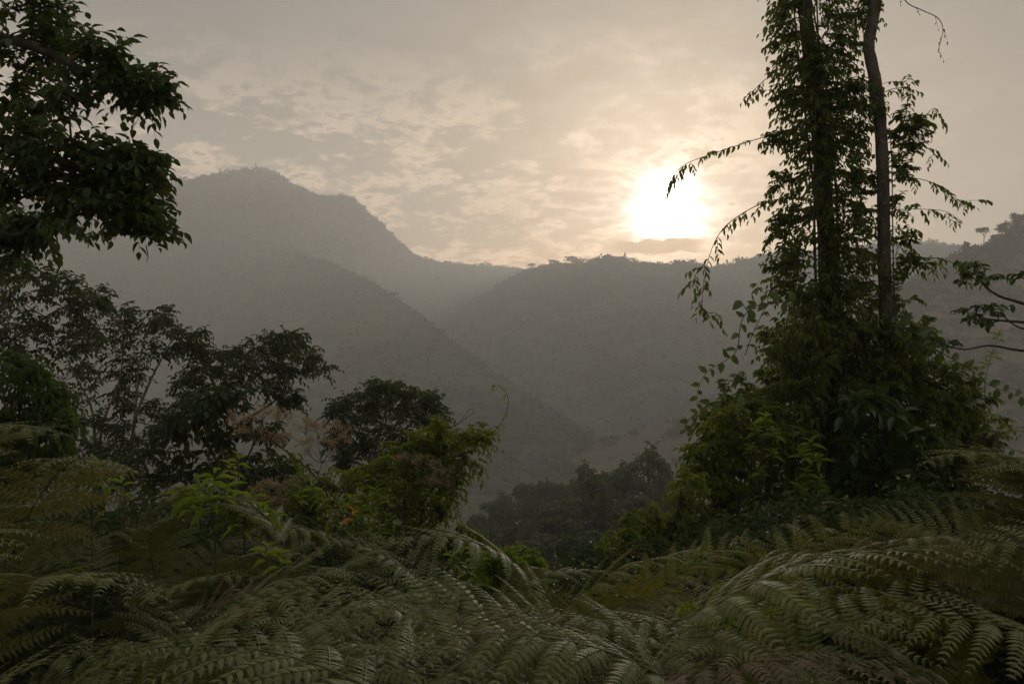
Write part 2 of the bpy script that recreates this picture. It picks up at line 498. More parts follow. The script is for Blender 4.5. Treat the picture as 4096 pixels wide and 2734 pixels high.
def ridge(name, crest, depth, mat, seed, nu, nv=150, floor=FLOOR - 8, back=350., cell=13., bump=7., gully=35., prof=.95, side=0.0, kind='structure'):
    """a ridge whose crest runs through the given points; its front slope falls towards the valley"""
    c = np.array(crest, float)
    px = np.linspace(c[0, 0], c[-1, 0], nu)
    sm = smooth_line(c[:, 1:], len(c) * 12); spx = smooth_line(c[:, :1], len(c) * 12)[:, 0]
    o = np.argsort(spx)
    py = np.interp(px, spx[o], sm[o, 0]); D = np.interp(px, spx[o], sm[o, 1])
    C = np.stack([(px - 512) / F * D, D, (341.5 - py) / F * D], -1)
    C[:, 2] -= bump * .75
    fd = -C.copy(); fd[:, 2] = 0; fd = nrm(fd) * .6 + np.array([side, -.6, 0]); fd = nrm(fd)
    vb = np.linspace(-1, 0, 26)[:-1]; vf = np.linspace(0, 1, nv) ** 1.15
    v = np.concatenate([vb, vf])[None]
    off = np.where(v < 0, v * back, v * depth)
    X = C[:, 0:1] + fd[:, 0:1] * off; Y = C[:, 1:2] + fd[:, 1:2] * off
    h = (C[:, 2:3] - floor)
    s = np.where(v < 0, np.abs(v) ** 1.2 * .9, np.clip(v, 0, 1) ** prof)
    Z = C[:, 2:3] - h * s
    am = np.sin(np.pi * np.clip(v, 0, 1) ** .8) * np.clip(h / 150., .15, 1)
    tu = px[:, None] / 40. * (D[:, None] / 1500.)
    r = 1 - np.abs(2 * fbm(tu * 1.1 + v * .8, v * 1.3 + seed, seed, 4) - 1)
    Z = Z + am * gully * (r - .75) + np.clip(np.abs(v) * 8, 0, 1) * (fbm(X / 60., Y / 60., seed + 3) - .5) * gully * .35
    SURF[name + str(seed)] = (X, Y, Z.copy(), v)
    if bump:
        Z = Z + bump * crowns(X, Y, cell, seed) * (.7 + .6 * vnoise(X / 90., Y / 90., seed + 1))
    Y = np.minimum(Y, 2340)
    mb = MB(); grid(mb, X, Y, Z)
    return tag(mb.build(name, mat, smooth=True), kind=kind)


ridge('mountain', [(-420, 300, 1500), (-300, 262, 1550), (-150, 225, 1650), (0, 203, 1750), (90, 196, 1780), (150, 190, 1800), (185, 181, 1810), (215, 175, 1820), (245, 170, 1830),
                   (270, 171, 1840), (290, 182, 1860), (310, 193, 1880), (325, 197, 1890), (345, 196, 1900), (360, 205, 1920), (380, 223, 1960),
                   (400, 243, 2010), (420, 257, 2060), (440, 262, 2100), (470, 265, 2150), (500, 267, 2180), (530, 270, 2200), (580, 274, 2220), (660, 290, 2230), (760, 320, 2240)],
      900, M_WOOD, 21, 1150, 190)
ridge('mountain_spur', [(-420, 330, 1000), (-250, 305, 1080), (-60, 290, 1250), (60, 275, 1420), (150, 256, 1540), (227, 236, 1560), (260, 240, 1480), (283, 247, 1380), (330, 263, 1210), (375, 284, 1080), (419, 314, 960),
                        (462, 349, 850), (514, 386, 760), (558, 416, 680), (590, 440, 610), (640, 480, 520)],
      520, M_WOOD, 33, 1100, 170, side=-.15, gully=30)
ridge('forested_hill', [(330, 420, 1350), (400, 368, 1480), (440, 328, 1580), (458, 311, 1620), (490, 291, 1650), (520, 273, 1650), (545, 266, 1620), (560, 264, 1590), (575, 264, 1560), (595, 259, 1520), (612, 257, 1490),
                        (640, 262, 1440), (665, 264, 1430), (690, 262, 1420), (712, 267, 1410), (740, 262, 1400), (780, 254, 1380), (830, 249, 1360), (880, 245, 1340),
                        (930, 244, 1320), (975, 250, 1300), (1040, 252, 1250), (1200, 260, 1150), (1400, 300, 1050)],
      760, M_WOOD, 45, 1000, 170, gully=30)
ridge('grassy_hillside', [(470, 505, 560), (540, 460, 560), (600, 442, 539), (655, 424, 525), (700, 407, 518), (740, 388, 518), (780, 366, 521), (830, 338, 532), (870, 312, 546),
                          (905, 291, 560), (930, 277, 571), (950, 266, 581), (985, 252, 588), (1000, 243, 595), (1024, 233, 602), (1080, 205, 616), (1160, 175, 616), (1300, 170, 588), (1500, 230, 532)],
      330, M_GRASS, 57, 900, 150, floor=-115, back=220., cell=7., bump=0, gully=24, prof=.85)
# ------------------------------------------------------------------ far woods
M_FAR = leaf_mat('far_canopy_leaves', (.018, .027, .010), (.058, .075, .025), trans=.0, rough=.7, spec=.15)
M_MID = leaf_mat('valley_wood_leaves', (.020, .036, .009), (.070, .098, .024), (.11, .095, .03), trans=.25, rough=.55, spec=.25)
M_BARKD = bark_mat('dark_bark', (.035, .03, .022), (.08, .07, .055))
M_BARKL = bark_mat('pale_bark', (.16, .145, .12), (.075, .065, .052))


def tuft_template(n, seed, flat=.75):
    """crown of n leaf clumps on a lumpy half dome of unit radius"""
    r = np.random.default_rng(seed)
    lobes = nrm(r.normal(0, 1, (6, 3))) * .5; lobes[:, 2] = np.abs(lobes[:, 2]) * .8
    d = nrm(r.normal(0, 1, (n, 3))); d[:, 2] = np.where(d[:, 2] < -.25, -d[:, 2], d[:, 2])
    P = lobes[r.integers(0, 6, n)] + d * r.uniform(.35, .6, (n, 1)); P[:, 2] *= flat
    mb = MB()
    add_leaves(mb, LEAF_CARD, P, d * .3 + r.normal(0, .6, (n, 3)), d + r.normal(0, .35, (n, 3)), r.uniform(.28, .5, n), r.uniform(.25, .45, n),
               np.clip(.45 + r.normal(0, .2, n), 0, 1))
    return np.concatenate(mb.v), np.concatenate(mb.f), np.concatenate(mb.t)


def scatter(mb, tms, P, S, H):
    n = len(P); k = rng.integers(0, len(tms), n); a = rng.uniform(0, 6.28, n)
    for j, (tv, tf, tt) in enumerate(tms):
        q = np.where(k == j)[0]
        if not len(q): continue
        c, s = np.cos(a[q])[:, None], np.sin(a[q])[:, None]
        X = tv[None, :, 0] * c - tv[None, :, 1] * s; Y = tv[None, :, 0] * s + tv[None, :, 1] * c
        V = np.stack([X * S[q, None], Y * S[q, None], np.broadcast_to(tv[None, :, 2], X.shape) * H[q, None]], -1) + P[q, None]
        m = len(tv)
        f = (tf[None] + (np.arange(len(q)) * m)[:, None, None]).reshape(-1, 3)
        mb.add(V.reshape(-1, 3), f, np.clip(np.tile(tt, len(q)) + np.repeat(rng.normal(0, .10, len(q)), m), 0, .95))


T_LO = [tuft_template(26, k) for k in range(5)]
T_MD = [tuft_template(60, 20 + k) for k in range(6)]


def surf_points(key, n, vlo, vhi, pw=1.0, keep=None):
    X, Y, Z, v = SURF[key]
    vv = v[0]
    u = rng.integers(0, X.shape[0], n * 3)
    j = np.searchsorted(vv, vlo + (vhi - vlo) * rng.random(n * 3) ** pw); j = np.clip(j, 0, len(vv) - 1)
    P = np.stack([X[u, j], Y[u, j], Z[u, j]], -1)
    sx = 512 + P[:, 0] / P[:, 1] * F
    ok = (sx > -60) & (sx < 1090)
    if keep is not None: ok &= keep(P, sx, 341.5 - P[:, 2] / P[:, 1] * F)
    return P[ok][:n]


def woods(name, keys):
    mb = MB()
    for key, n, a, b, pw, s0, s1, tm, keep in keys:
        P = surf_points(key, n, a, b, pw, keep)
        S = rng.uniform(s0, s1, len(P)) * (1 + .6 * (rng.random(len(P)) > .93))
        scatter(mb, tm, P + UP * S[:, None] * np.where(b > .1, -.05, .25), S * np.where(b > .1, 1.25, 1.), S * rng.uniform(.8, 1.5, len(P)) * np.where(b > .1, .85, 1.))
    return tag(mb.build(name, M_FAR), kind='stuff')


woods('mountain_forest', [('mountain21', 2600, -.06, .06, 1, 5, 9, T_LO, None), ('mountain21', 6500, .03, .8, 1, 6, 10, T_LO, None)])
woods('spur_forest', [('mountain_spur33', 1500, -.06, .06, 1, 3.5, 6.5, T_LO, None), ('mountain_spur33', 8500, .03, 1, .9, 3.6, 7, T_LO, None)])
woods('hill_forest', [('forested_hill45', 2200, -.05, .05, 1, 4, 8, T_LO, None), ('forested_hill45', 8000, .03, 1, .9, 5, 9, T_LO, None)])
# the near right hill is wooded on its upper part and in its gullies, dry grass elsewhere
def wooded(P, sx, sy):
    return ((sx > 890) & (sy < 420 + 60 * (fbm(P[:, 0] / 40, P[:, 1] / 40, 4) - .5))) | ((fbm(P[:, 0] / 55, P[:, 1] / 55, 8) > .60) & (sy > 400))
woods('hillside_forest', [('grassy_hillside57', 650, -.08, .05, 1, 3.0, 6.0, T_MD, lambda P, x, y: x > 885), ('grassy_hillside57', 1700, 0, 1, 1, 2.4, 5.5, T_MD, wooded)])
# trees of the valley floor beyond the near wood
n = 5200
yy = 150 + 620 * rng.random(n) ** 1.3; xx = rng.uniform(-.75, .35, n) * yy
P = np.stack([xx, yy, ground_z(xx, yy)], -1)
S = rng.uniform(2.5, 5.0, n) * (1 + .5 * (rng.random(n) > .9))
mb = MB(); scatter(mb, T_MD, P + UP * S[:, None] * .5, S, S * rng.uniform(.9, 1.7, n)); tag(mb.build('valley_forest', M_FAR), kind='stuff')

# ------------------------------------------------------------------ single trees of the near wood and of the skylines
ORD = ['leftmost', 'second', 'third', 'fourth', 'fifth', 'sixth', 'seventh', 'eighth', 'ninth', 'tenth', 'eleventh', 'twelfth', 'thirteenth', 'fourteenth',
       'fifteenth', 'sixteenth', 'seventeenth', 'eighteenth', 'nineteenth', 'twentieth', 'twenty-first', 'twenty-second', 'twenty-third', 'twenty-fourth',
       'twenty-fifth', 'twenty-sixth', 'twenty-seventh', 'twenty-eighth', 'twenty-ninth', 'thirtieth', 'thirty-first', 'thirty-second']


def ordinal(i):
    return 'leftmost' if i == 0 else ORD[i] + ' from the left'


def valley_tree(seed, form):
    """one tree about 9 m tall standing at the origin"""
    r = np.random.default_rng(seed)
    p = Plant()
    H = 9.0
    if form == 'columnar':      # a trunk smothered by vines down to the ground
        p.limb([(0, 0, -2), (.1, 0, 3), (-.1, .1, 6.5), (0, 0, 8.6)], .25, .06, 12, 6)
        for k in range(11):
            z = .6 + k * .78; w = (1.5 - .09 * k) * r.uniform(.8, 1.2)
            p.pad(np.array([r.normal(0, .45), r.normal(0, .45), z]), np.array([w, w, .7]), 6, 6, .9, 6, .42, .24, LEAF_CARD, br=.05, twr=.02)
    elif form == 'spreading':   # open umbrella crown on a forked trunk
        p.limb([(0, 0, -2), (.2, 0, 2.5), (.1, .2, 5)], .22, .14, 10, 6)
        for a in range(5):
            t = a * 1.26 + r.uniform(-.3, .3)
            p.limb([(.1, .2, 4.2), (1.1 * math.cos(t), 1.1 * math.sin(t), 6.2), (2.3 * math.cos(t), 2.3 * math.sin(t), 7.6)], .1, .04, 8, 5)
        for k in range(13):
            t = r.uniform(0, 6.28); q = 2.9 * r.random() ** .5
            p.pad(np.array([q * math.cos(t), q * math.sin(t), 8.0 - .16 * q * q + r.normal(0, .35)]), np.array([1.25, 1.25, .42]), 6, 6, .8, 6, .36, .2, LEAF_CARD, br=.05, twr=.015)
    else:                       # rounded, dense
        p.limb([(0, 0, -2), (-.1, 0, 2.5), (.1, .1, 5.5), (0, 0, 7.5)], .26, .08, 12, 6)
        for k in range(17):
            d = nrm(r.normal(0, 1, 3)); d[2] = abs(d[2]) * 1.1 - .25
            c = np.array([0, 0, 5.4]) + d * np.array([2.3, 2.3, 2.9]) * r.uniform(.6, 1)
            p.pad(c, np.array([1.2, 1.2, .75]) * r.uniform(.75, 1.2), 6, 6, .8, 6, .4, .23, LEAF_CARD, br=.05, twr=.015)
    return p


PROTO = {}
for k, form in enumerate(['rounded', 'columnar', 'spreading', 'rounded', 'spreading', 'columnar']):
    p = valley_tree(50 + k, form)
    PROTO[k] = (form, p.wood.mesh('trunk', M_BARKD, smooth=True), p.br.mesh('branches', M_BARKD), p.lf.mesh('crown', M_MID))


def palm_meshes():
    w = MB(); l = MB()
    tubes(w, smooth_line([(0, 0, -2), (.15, 0, 3), (.1, .1, 7)], 10), np.linspace(.14, .09, 10), 6)
    for k in range(13):
        a = k * 2.4; e = rng.uniform(.2, 1.0)
        d = np.array([math.cos(a), math.sin(a), e]); t = np.linspace(0, 1, 14)[:, None]
        c = np.array([.1, .1, 7]) + d * 2.1 * t - UP * 2.0 * t ** 2
        tubes(w, c, np.linspace(.03, .008, 14), 3)
        s = nrm(np.cross(d, UP))
        for sg in (-1, 1):
            add_leaves(l, LEAF_CARD, c[2:], s * sg * .8 + d * .5 - UP * .7 + rng.normal(0, .1, (12, 3)), np.tile(UP, (12, 1)), .75, .12, rng.uniform(.3, .7, 12))
    return ('palm', w.mesh('trunk', M_BARKL, smooth=True), None, l.mesh('crown', M_MID))


PROTO['palm'] = palm_meshes()


def place_tree(kind, loc, s, rot, name, label, cat, group, base_drop=0):
    form, a, b, c = PROTO[kind]
    e = thing(name, loc, label, cat, group)
    e.scale = (s[0], s[0], s[1]); e.rotation_euler = (0, 0, rot)
    for nm, me in (('trunk', a), ('branches', b), ('crown', c)):
        if me is None: continue
        o = bpy.data.objects.new(nm, me); COL.objects.link(o); o.parent = e
    return e


# rows of the near wood: (name of row, list of (px of trunk, py of top, distance, height in picture, kind))
ROWS = [
    ('back row', [(500, 478, 150, 40, 3), (522, 468, 150, 42, 0), (545, 474, 145, 42, 4), (572, 466, 150, 44, 3), (598, 470, 150, 40, 2), (618, 462, 145, 46, 0), (641, 470, 140, 48, 3), (664, 476, 140, 40, 2)]),
    ('third row', [(478, 505, 115, 48, 0), (505, 492, 118, 54, 2), (532, 488, 115, 52, 3), (560, 486, 118, 60, 0), (588, 462, 112, 84, 1), (606, 452, 110, 96, 0), (628, 456, 110, 94, 3), (647, 448, 108, 100, 5), (668, 478, 110, 66, 4), (690, 486, 110, 60, 0)]),
    ('second row', [(470, 528, 90, 58, 2), (495, 512, 92, 66, 3), (522, 508, 90, 76, 0), (548, 500, 92, 84, 4), (574, 488, 88, 92, 0), (600, 478, 88, 104, 5), (622, 486, 86, 98, 3), (645, 492, 86, 92, 1), (668, 508, 88, 80, 0)]),
    ('front row', [(482, 548, 66, 60, 0), (512, 536, 66, 66, 3), (541, 530, 64, 70, 2), (566, 520, 64, 80, 1), (592, 524, 62, 76, 0), (616, 530, 62, 70, 3), (640, 540, 62, 60, 0), (664, 548, 64, 50, 4)]),
]
for row, lst in ROWS:
    for i, (px, py, Y, hp, k) in enumerate(lst):
        px += rng.uniform(-4, 4); Yj = Y * rng.uniform(.96, 1.04)
        top = at(px, py, Yj); gz_ = float(ground_z(top[0], top[1]))
        H = max(hp / F * Yj, top[2] - gz_)
        form = PROTO[k][0]
        s = H / 9.0
        sx = min(s, hp / F * Yj / 9.0 * 1.25) * rng.uniform(.95, 1.2)
        place_tree(k, (top[0], top[1], top[2] - H), (sx, s), rng.uniform(0, 6.28), 'valley_tree',
                   f'{form} tree, {ordinal(i)} in the {row} of the hazy valley wood', 'tree', 'trees of the near wood in the valley')
for i, (px, py, Y, hp, lab) in enumerate([(583, 459, 118, 44, 'small palm with drooping fronds above the left side of the near wood'),
                                          (666, 448, 112, 40, 'slim palm above the right side of the near wood beside the leafy vine mound'),
                                          (541, 470, 130, 34, 'far small palm above the middle of the wood, half lost in the haze')]):
    top = at(px, py, Y); H = hp / F * Y; H = max(H, top[2] - float(ground_z(top[0], top[1])))
    place_tree('palm', (top[0], top[1], top[2] - H), (min(1, hp / F * Y / 8.4), H / 8.4), i * 2.1, 'palm_tree', lab, 'palm tree', 'palms of the near wood')

SKY_TREES = [(572, 254, 1570, 22, 2, 'lone bare-stemmed tree standing up from the far ridge left of the sun'),
             (553, 258, 1605, 15, 2, 'thin tree on the far ridge, left of the lone bare-stemmed tree'),
             (532, 262, 1635, 11, 2, 'small tree at the saddle where mountain and far ridge meet'),
             (984, 226, 594, 20, 4, 'spreading tree breaking the skyline where the right hill starts to rise'),
             (996, 232, 595, 18, 0, 'rounded tree on the right hill just above the spreading skyline tree'),
             (1006, 218, 599, 26, 3, 'dense rounded tree on the right hill, left of the two tallest'),
             (1015, 212, 602, 28, 1, 'tall narrow tree at the top of the right hill near the frame edge'),
             (1023, 210, 603, 30, 0, 'big rounded tree at the right hill top, cut by the frame edge'),
             (968, 247, 588, 16, 3, 'small rounded tree on the lower shoulder of the right hill skyline'),
             (948, 257, 582, 16, 4, 'flat-topped tree low on the right hill skyline'),
             (930, 266, 574, 16, 0, 'rounded tree low on the right hill, left of the flat-topped one'),
             (912, 275, 566, 15, 3, 'lowest tree on the right hill skyline beside the pale bare trunk')]
for px, py, Y, hp, k, lab in SKY_TREES:
    top = at(px, py, Y); H = hp / F * Y
    place_tree(k, (top[0], top[1], top[2] - H), (H / 9 * 1.0, H / 9), px * .7, 'skyline_tree', lab, 'tree', 'single trees on the skyline')
# ------------------------------------------------------------------ materials of the near plants
M_TREE = leaf_mat('dark_tree_leaves', (.022, .042, .012), (.055, .085, .022), (.22, .13, .02), trans=.28, rough=.55, spec=.22, yel=.985)
M_GROVE = leaf_mat('grove_leaves', (.024, .038, .013), (.060, .085, .026), (.20, .12, .02), trans=.26, rough=.55, spec=.22, yel=.98)
M_BUSH = leaf_mat('bush_leaves', (.036, .062, .010), (.14, .18, .026), (.26, .17, .02), trans=.38, rough=.6, spec=.18, yel=.98)
M_BRIGHT = leaf_mat('bright_leaves', (.055, .095, .010), (.16, .23, .028), (.34, .26, .03), trans=.42, rough=.6, spec=.15, yel=.965)
M_GREEN = leaf_mat('green_bush_leaves', (.022, .048, .010), (.062, .108, .020), (.2, .15, .02), trans=.3, rough=.55, spec=.25, yel=.985)
M_DARKB = leaf_mat('dark_bush_leaves', (.020, .034, .010), (.048, .072, .018), (.16, .10, .02), trans=.2, rough=.6, spec=.18, yel=.955)
M_DRY = leaf_mat('dry_flower', (.17, .13, .085), (.37, .285, .195), trans=.2, rough=.9, spec=.05)
M_ORANGE = leaf_mat('orange_leaf', (.42, .16, .02), (.60, .27, .03), trans=.35, rough=.45)
M_TWIG = bark_mat('twig_bark', (.05, .042, .03), (.11, .095, .07), 14)


def P3(pts, Y):
    return [at(a[0], a[1], a[2] if len(a) > 2 else Y) for a in pts]


# ---- tree leaning in from the left, close by
p = Plant()
base = np.array([-7.6, 7.6, float(ground_z(-7.6, 7.6))])
p.limb([base - UP, base + (.1, 0, 2.5), base + (.3, 0, 4.6), at(-215, -40, 7.6), at(-190, -190, 7.6)], .24, .12, 30, 10)
p.limb([at(-225, 60, 7.6), at(-140, 40, 7.4), at(-60, 30, 7.2), at(30, 45, 7.0), at(90, 75, 7.0), at(140, 105, 6.9)], .10, .015, 24)
p.limb([at(-225, 120, 7.6), at(-120, 130, 7.2), at(-30, 135, 7.0), at(60, 160, 6.8), at(110, 185, 6.8), at(150, 232, 6.7)], .09, .012, 24)
p.limb([at(-218, -20, 7.6), at(-120, -40, 7.6), at(-30, -25, 7.5), at(40, 5, 7.4)], .09, .02, 20)
p.limb([at(-228, 170, 7.6), at(-120, 195, 7.6), at(-50, 215, 7.6), at(10, 235, 7.6), at(30, 225, 7.6)], .06, .008, 20)
OV = [(-20, -20, 50, 25, 7.6), (25, 8, 40, 20, 7.4), (62, 30, 32, 20, 7.2), (20, 40, 42, 22, 7.2), (75, 60, 30, 16, 7.0), (-15, 65, 40, 24, 7.3), (40, 72, 38, 18, 7.0), (108, 78, 26, 14, 7.0),
      (134, 88, 20, 10, 6.9), (82, 100, 34, 15, 6.9), (154, 100, 12, 8, 6.9), (20, 108, 40, 18, 6.9), (48, 122, 34, 14, 6.8), (-20, 120, 40, 20, 7.1), 
      (15, 148, 42, 17, 6.9), (70, 150, 36, 15, 6.8), (98, 158, 24, 11, 6.8), (126, 170, 20, 9, 6.8), (148, 172, 10, 9, 6.8), (40, 176, 36, 14, 6.8), (90, 180, 32, 13, 6.8), (-15, 170, 36, 16, 7.0),
      (138, 184, 18, 10, 6.8), (112, 196, 22, 9, 6.8), (68, 196, 16, 8, 6.8), (20, 192, 20, 8, 6.9), (128, 208, 13, 8, 6.7), (148, 222, 12, 9, 6.7), (152, 240, 8, 9, 6.7), (96, 208, 16, 6, 6.8), (12, 212, 12, 6, 6.9), (34, 200, 12, 5, 6.9), (162, 106, 9, 5, 6.9), (150, 94, 14, 6, 6.9), (118, 66, 16, 7, 7), (146, 172, 12, 7, 6.8), (150, 180, 10, 7, 6.8), (140, 218, 16, 8, 6.7), (155, 230, 9, 7, 6.7), (150, 206, 12, 6, 6.7), (82, 210, 16, 6, 6.8), (108, 212, 12, 6, 6.8)]
for c, r in pads_px([(a[0] - 13, a[1] - 9, *a[2:]) for a in OV], 7, .05):
    big = r[0] > .22
    p.pad(c, r * (1, 1, .8), 8 if big else 7, 4, .27, 6, .10, .054, LEAF_OVAL, br=.013, up=.6, ldroop=.28, spread=.95, droop=.22, tint=.45, tj=.28, twr=.0035)
for a in [[(150, 195), (160, 190), (168, 183), (164, 176)], [(140, 200), (155, 203), (166, 198)], [(140, 70), (146, 68), (150, 76)], [(146, 245), (148, 256), (146, 262)]]:
    p.limb(P3(a, 6.8), .006, .002, 8, 4)
p.build('overhanging_tree', base, 'dark broad-leaved tree reaching in from the left edge at the top of the picture', 'tree', M_BARKD, M_TREE)

# lower twigs of a smaller tree on the left edge
p = Plant()
base = np.array([-8.2, 9.0, float(ground_z(-8.2, 9.0))])
p.limb([base - UP * .5, base + (.05, 0, 2), at(-120, 330, 9), at(-60, 270, 9), at(-5, 235, 9), at(30, 222, 9)], .09, .008, 24)
p.limb([at(-60, 270, 9), at(-20, 262, 9), at(10, 255, 9)], .03, .006, 10)
for c, r in pads_px([(6, 222, 16, 6), (30, 218, 14, 4), (42, 226, 12, 4), (55, 228, 8, 3), (8, 240, 12, 7), (20, 250, 8, 6), (24, 236, 8, 5), (2, 262, 10, 10), (-10, 245, 14, 12)], 9, .02):
    p.pad(c, r, 5, 3, .28, 6, .13, .065, LEAF_OVAL, br=.008, ldroop=.7, tint=.5, twr=.0025)
p.build('small_tree', base, 'slender small tree with a few drooping twigs at the left edge under the big canopy', 'tree', M_TWIG, M_TREE)


def grove(name, base_px, stems, pads, Y, label, cat, leaf, bark, ll=.135, lw=.06, nsub=8, nspr=4, r0=.055, k=7, L=.42, tint=.45, tm=LEAF_LANCE, group=None, up=.7, ldroop=.42, br=.016, **kw):
    p = Plant()
    b = at(base_px[0], base_px[1], Y); b[2] = float(ground_z(b[0], b[1]))
    for s in stems:
        pts = [at(x, y, Y + (q[0] if q else 0)) for x, y, *q in s]
        if s[0][1] >= base_px[1] - 30: pts = [b + (rng.normal(0, .12), rng.normal(0, .12), -.4)] + pts
        ln = np.linalg.norm(np.array(pts[-1]) - np.array(pts[0]))
        p.limb(pts, r0 * rng.uniform(.8, 1.1), .012, 26, 7, wob=ln * .002)
    for c, r in pads_px(pads, Y, .045):
        f = 1 if r[0] > .45 else .7
        p.pad(c, r, max(3, int((nsub + 1) * f)), nspr, L, k, ll, lw, tm, br=br, up=up, ldroop=ldroop, tint=tint, twr=.006 * Y / 20 + .001, **kw)
    return p.build(name, b, label, cat, bark, leaf, group)


G = 'trees of the left grove'
grove('grove_tree', (-30, 470), [[(-30, 450), (-25, 380), (-5, 320), (20, 285), (50, 272)], [(-25, 380), (5, 345), (40, 320), (75, 300)], [(-25, 400), (-40, 330), (-30, 280)]],
      [(0, 262, 22, 8), (8, 272, 30, 10), (40, 278, 30, 11), (72, 288, 22, 11), (-15, 285, 30, 14), (25, 296, 36, 13), (64, 306, 32, 13), (88, 302, 14, 10), (8, 320, 34, 14), (50, 328, 34, 13), (84, 326, 18, 12), (-10, 345, 30, 14), (30, 350, 26, 12), (62, 348, 20, 9)],
      16.5, 'tallest tree of the left grove, dense dark crown sloping down from the left edge', 'tree', M_GROVE, M_BARKL, group=G, ll=.13)
grove('grove_tree', (112, 470), [[(100, 465), (104, 420), (118, 385), (122, 350), (120, 320)], [(96, 460), (92, 410), (75, 375), (60, 345)], [(130, 470), (135, 420), (150, 380), (168, 345), (182, 325)], [(132, 440), (136, 400), (140, 360), (150, 325)]],
      [(96, 300, 18, 9), (120, 312, 24, 12), (146, 318, 22, 11), (160, 312, 12, 9), (110, 332, 30, 12), (148, 336, 26, 11), (164, 328, 10, 7), (80, 345, 26, 12), (122, 354, 30, 12), (158, 350, 14, 8), (64, 372, 28, 11), (100, 374, 28, 11), (136, 372, 18, 8), (80, 398, 30, 10), (120, 396, 22, 8), (60, 418, 24, 9),
       (140, 408, 18, 7), (95, 422, 28, 10), (130, 430, 24, 8), (158, 420, 22, 7), (110, 446, 30, 9), (80, 446, 24, 9), (148, 446, 22, 8)],
      20, 'open multi-stemmed tree with pale bent stems in the middle of the left grove', 'tree', M_GROVE, M_BARKL, group=G, ll=.135, nsub=8, nspr=4)
grove('grove_tree', (232, 475), [[(228, 470), (232, 430), (240, 395), (252, 370), (262, 350)], [(234, 420), (215, 385), (198, 355), (188, 336)], [(248, 380), (275, 365), (300, 372), (318, 370)], [(236, 425), (268, 405), (292, 385)]],
      [(192, 334, 12, 5), (184, 344, 12, 5), (196, 350, 18, 7), (216, 354, 22, 8), (238, 352, 22, 8), (262, 347, 20, 9), (282, 338, 18, 8), (294, 346, 16, 8), (272, 358, 24, 9), (304, 358, 14, 7), (312, 370, 14, 5), (240, 368, 26, 8), (206, 368, 22, 7), (284, 374, 20, 7), (186, 384, 18, 7), (220, 382, 22, 7), (260, 388, 24, 7), (284, 396, 14, 6), (196, 402, 20, 7), (292, 404, 10, 4)],
      21.5, 'flat-topped tree of the left grove with layered crown above the dry brown flower heads', 'tree', M_GROVE, M_BARKL, group=G, ll=.14, nsub=9, nspr=5)
grove('grove_tree', (375, 505), [[(368, 500), (372, 460), (380, 430), (388, 402)], [(372, 465), (350, 435), (338, 418)], [(374, 455), (402, 432), (425, 412)]],
      [(386, 386, 16, 6), (372, 392, 18, 7), (398, 394, 18, 7), (354, 403, 18, 7), (384, 404, 24, 8), (416, 402, 15, 7), (430, 398, 9, 6), (342, 413, 17, 7), (370, 418, 26, 8), (408, 416, 22, 8), (434, 412, 10, 6), (350, 430, 22, 8), (392, 432, 26, 8), (426, 428, 14, 7), (438, 424, 8, 5), (338, 446, 16, 7), (372, 448, 24, 8), (408, 446, 20, 8), (350, 462, 18, 7), (388, 462, 18, 7)],
      24, 'rounded dark tree standing alone behind the right pair of dry flower heads', 'tree', M_GROVE, M_BARKL, group=G, ll=.15, lw=.066, nsub=10, nspr=5)
B = 'bushes below the left grove'
grove('leafy_bush', (10, 470), [[(10, 460), (12, 420), (20, 385)], [(30, 460), (40, 420), (48, 400)]],
      [(4, 364, 20, 9), (22, 378, 20, 11), (2, 392, 24, 14), (34, 398, 20, 12), (16, 414, 28, 14), (50, 416, 16, 11), (34, 432, 26, 12), (58, 430, 10, 8), (4, 438, 26, 12), (40, 450, 24, 10), (12, 458, 30, 11), (48, 470, 22, 10), (15, 478, 32, 11)],
      10.5, 'mid-green bush with drooping glossy leaves at the left edge, behind the tall ferns', 'bush', M_GREEN, M_TWIG, ll=.13, lw=.05, nsub=12, nspr=4, tint=.55, L=.32, r0=.04, up=.9, ldroop=.9, group=B)
grove('leafy_bush', (225, 500), [[(222, 495), (226, 450), (228, 415)], [(228, 490), (210, 450), (195, 420)], [(230, 490), (250, 450), (255, 430)]],
      [(192, 402, 18, 8), (214, 398, 20, 9), (236, 396, 18, 9), (182, 418, 18, 9), (208, 416, 22, 10), (236, 418, 22, 11), (196, 436, 22, 9), (226, 440, 24, 10), (172, 434, 14, 7), (254, 440, 16, 8), (214, 458, 20, 7), (244, 458, 20, 7)],
      15, 'dark bush with large hanging leaves left of the big dry flower head', 'bush', M_DARKB, M_TWIG, ll=.2, lw=.10, nsub=7, nspr=3, tm=LEAF_OVAL, r0=.04, L=.4, group=B)
grove('leafy_bush', (270, 520), [[(262, 515), (255, 480), (250, 455)], [(270, 515), (280, 480), (290, 460)], [(250, 510), (225, 480), (210, 465)]],
      [(240, 470, 24, 9), (262, 468, 22, 10), (286, 474, 18, 8), (225, 486, 20, 9), (252, 490, 26, 10), (280, 494, 24, 9), (300, 488, 14, 7), (240, 508, 26, 8), (272, 512, 24, 8), (300, 508, 18, 8)],
      13, 'twiggy dark undergrowth bush below the big dry flower head', 'bush', M_DARKB, M_TWIG, ll=.12, lw=.055, nsub=10, nspr=4, r0=.03, L=.35, group=B, up=.5)
grove('leafy_bush', (150, 490), [[(150, 485), (140, 455), (130, 440)], [(155, 485), (165, 455), (170, 445)]],
      [(120, 462, 24, 8), (148, 458, 24, 8), (176, 462, 22, 8), (104, 470, 20, 7), (135, 476, 24, 7), (190, 474, 18, 8), (165, 480, 20, 7)],
      15, 'low dark bush under the open multi-stemmed grove tree', 'bush', M_DARKB, M_TWIG, ll=.15, lw=.07, nsub=8, nspr=3, r0=.03, L=.35, group=B)
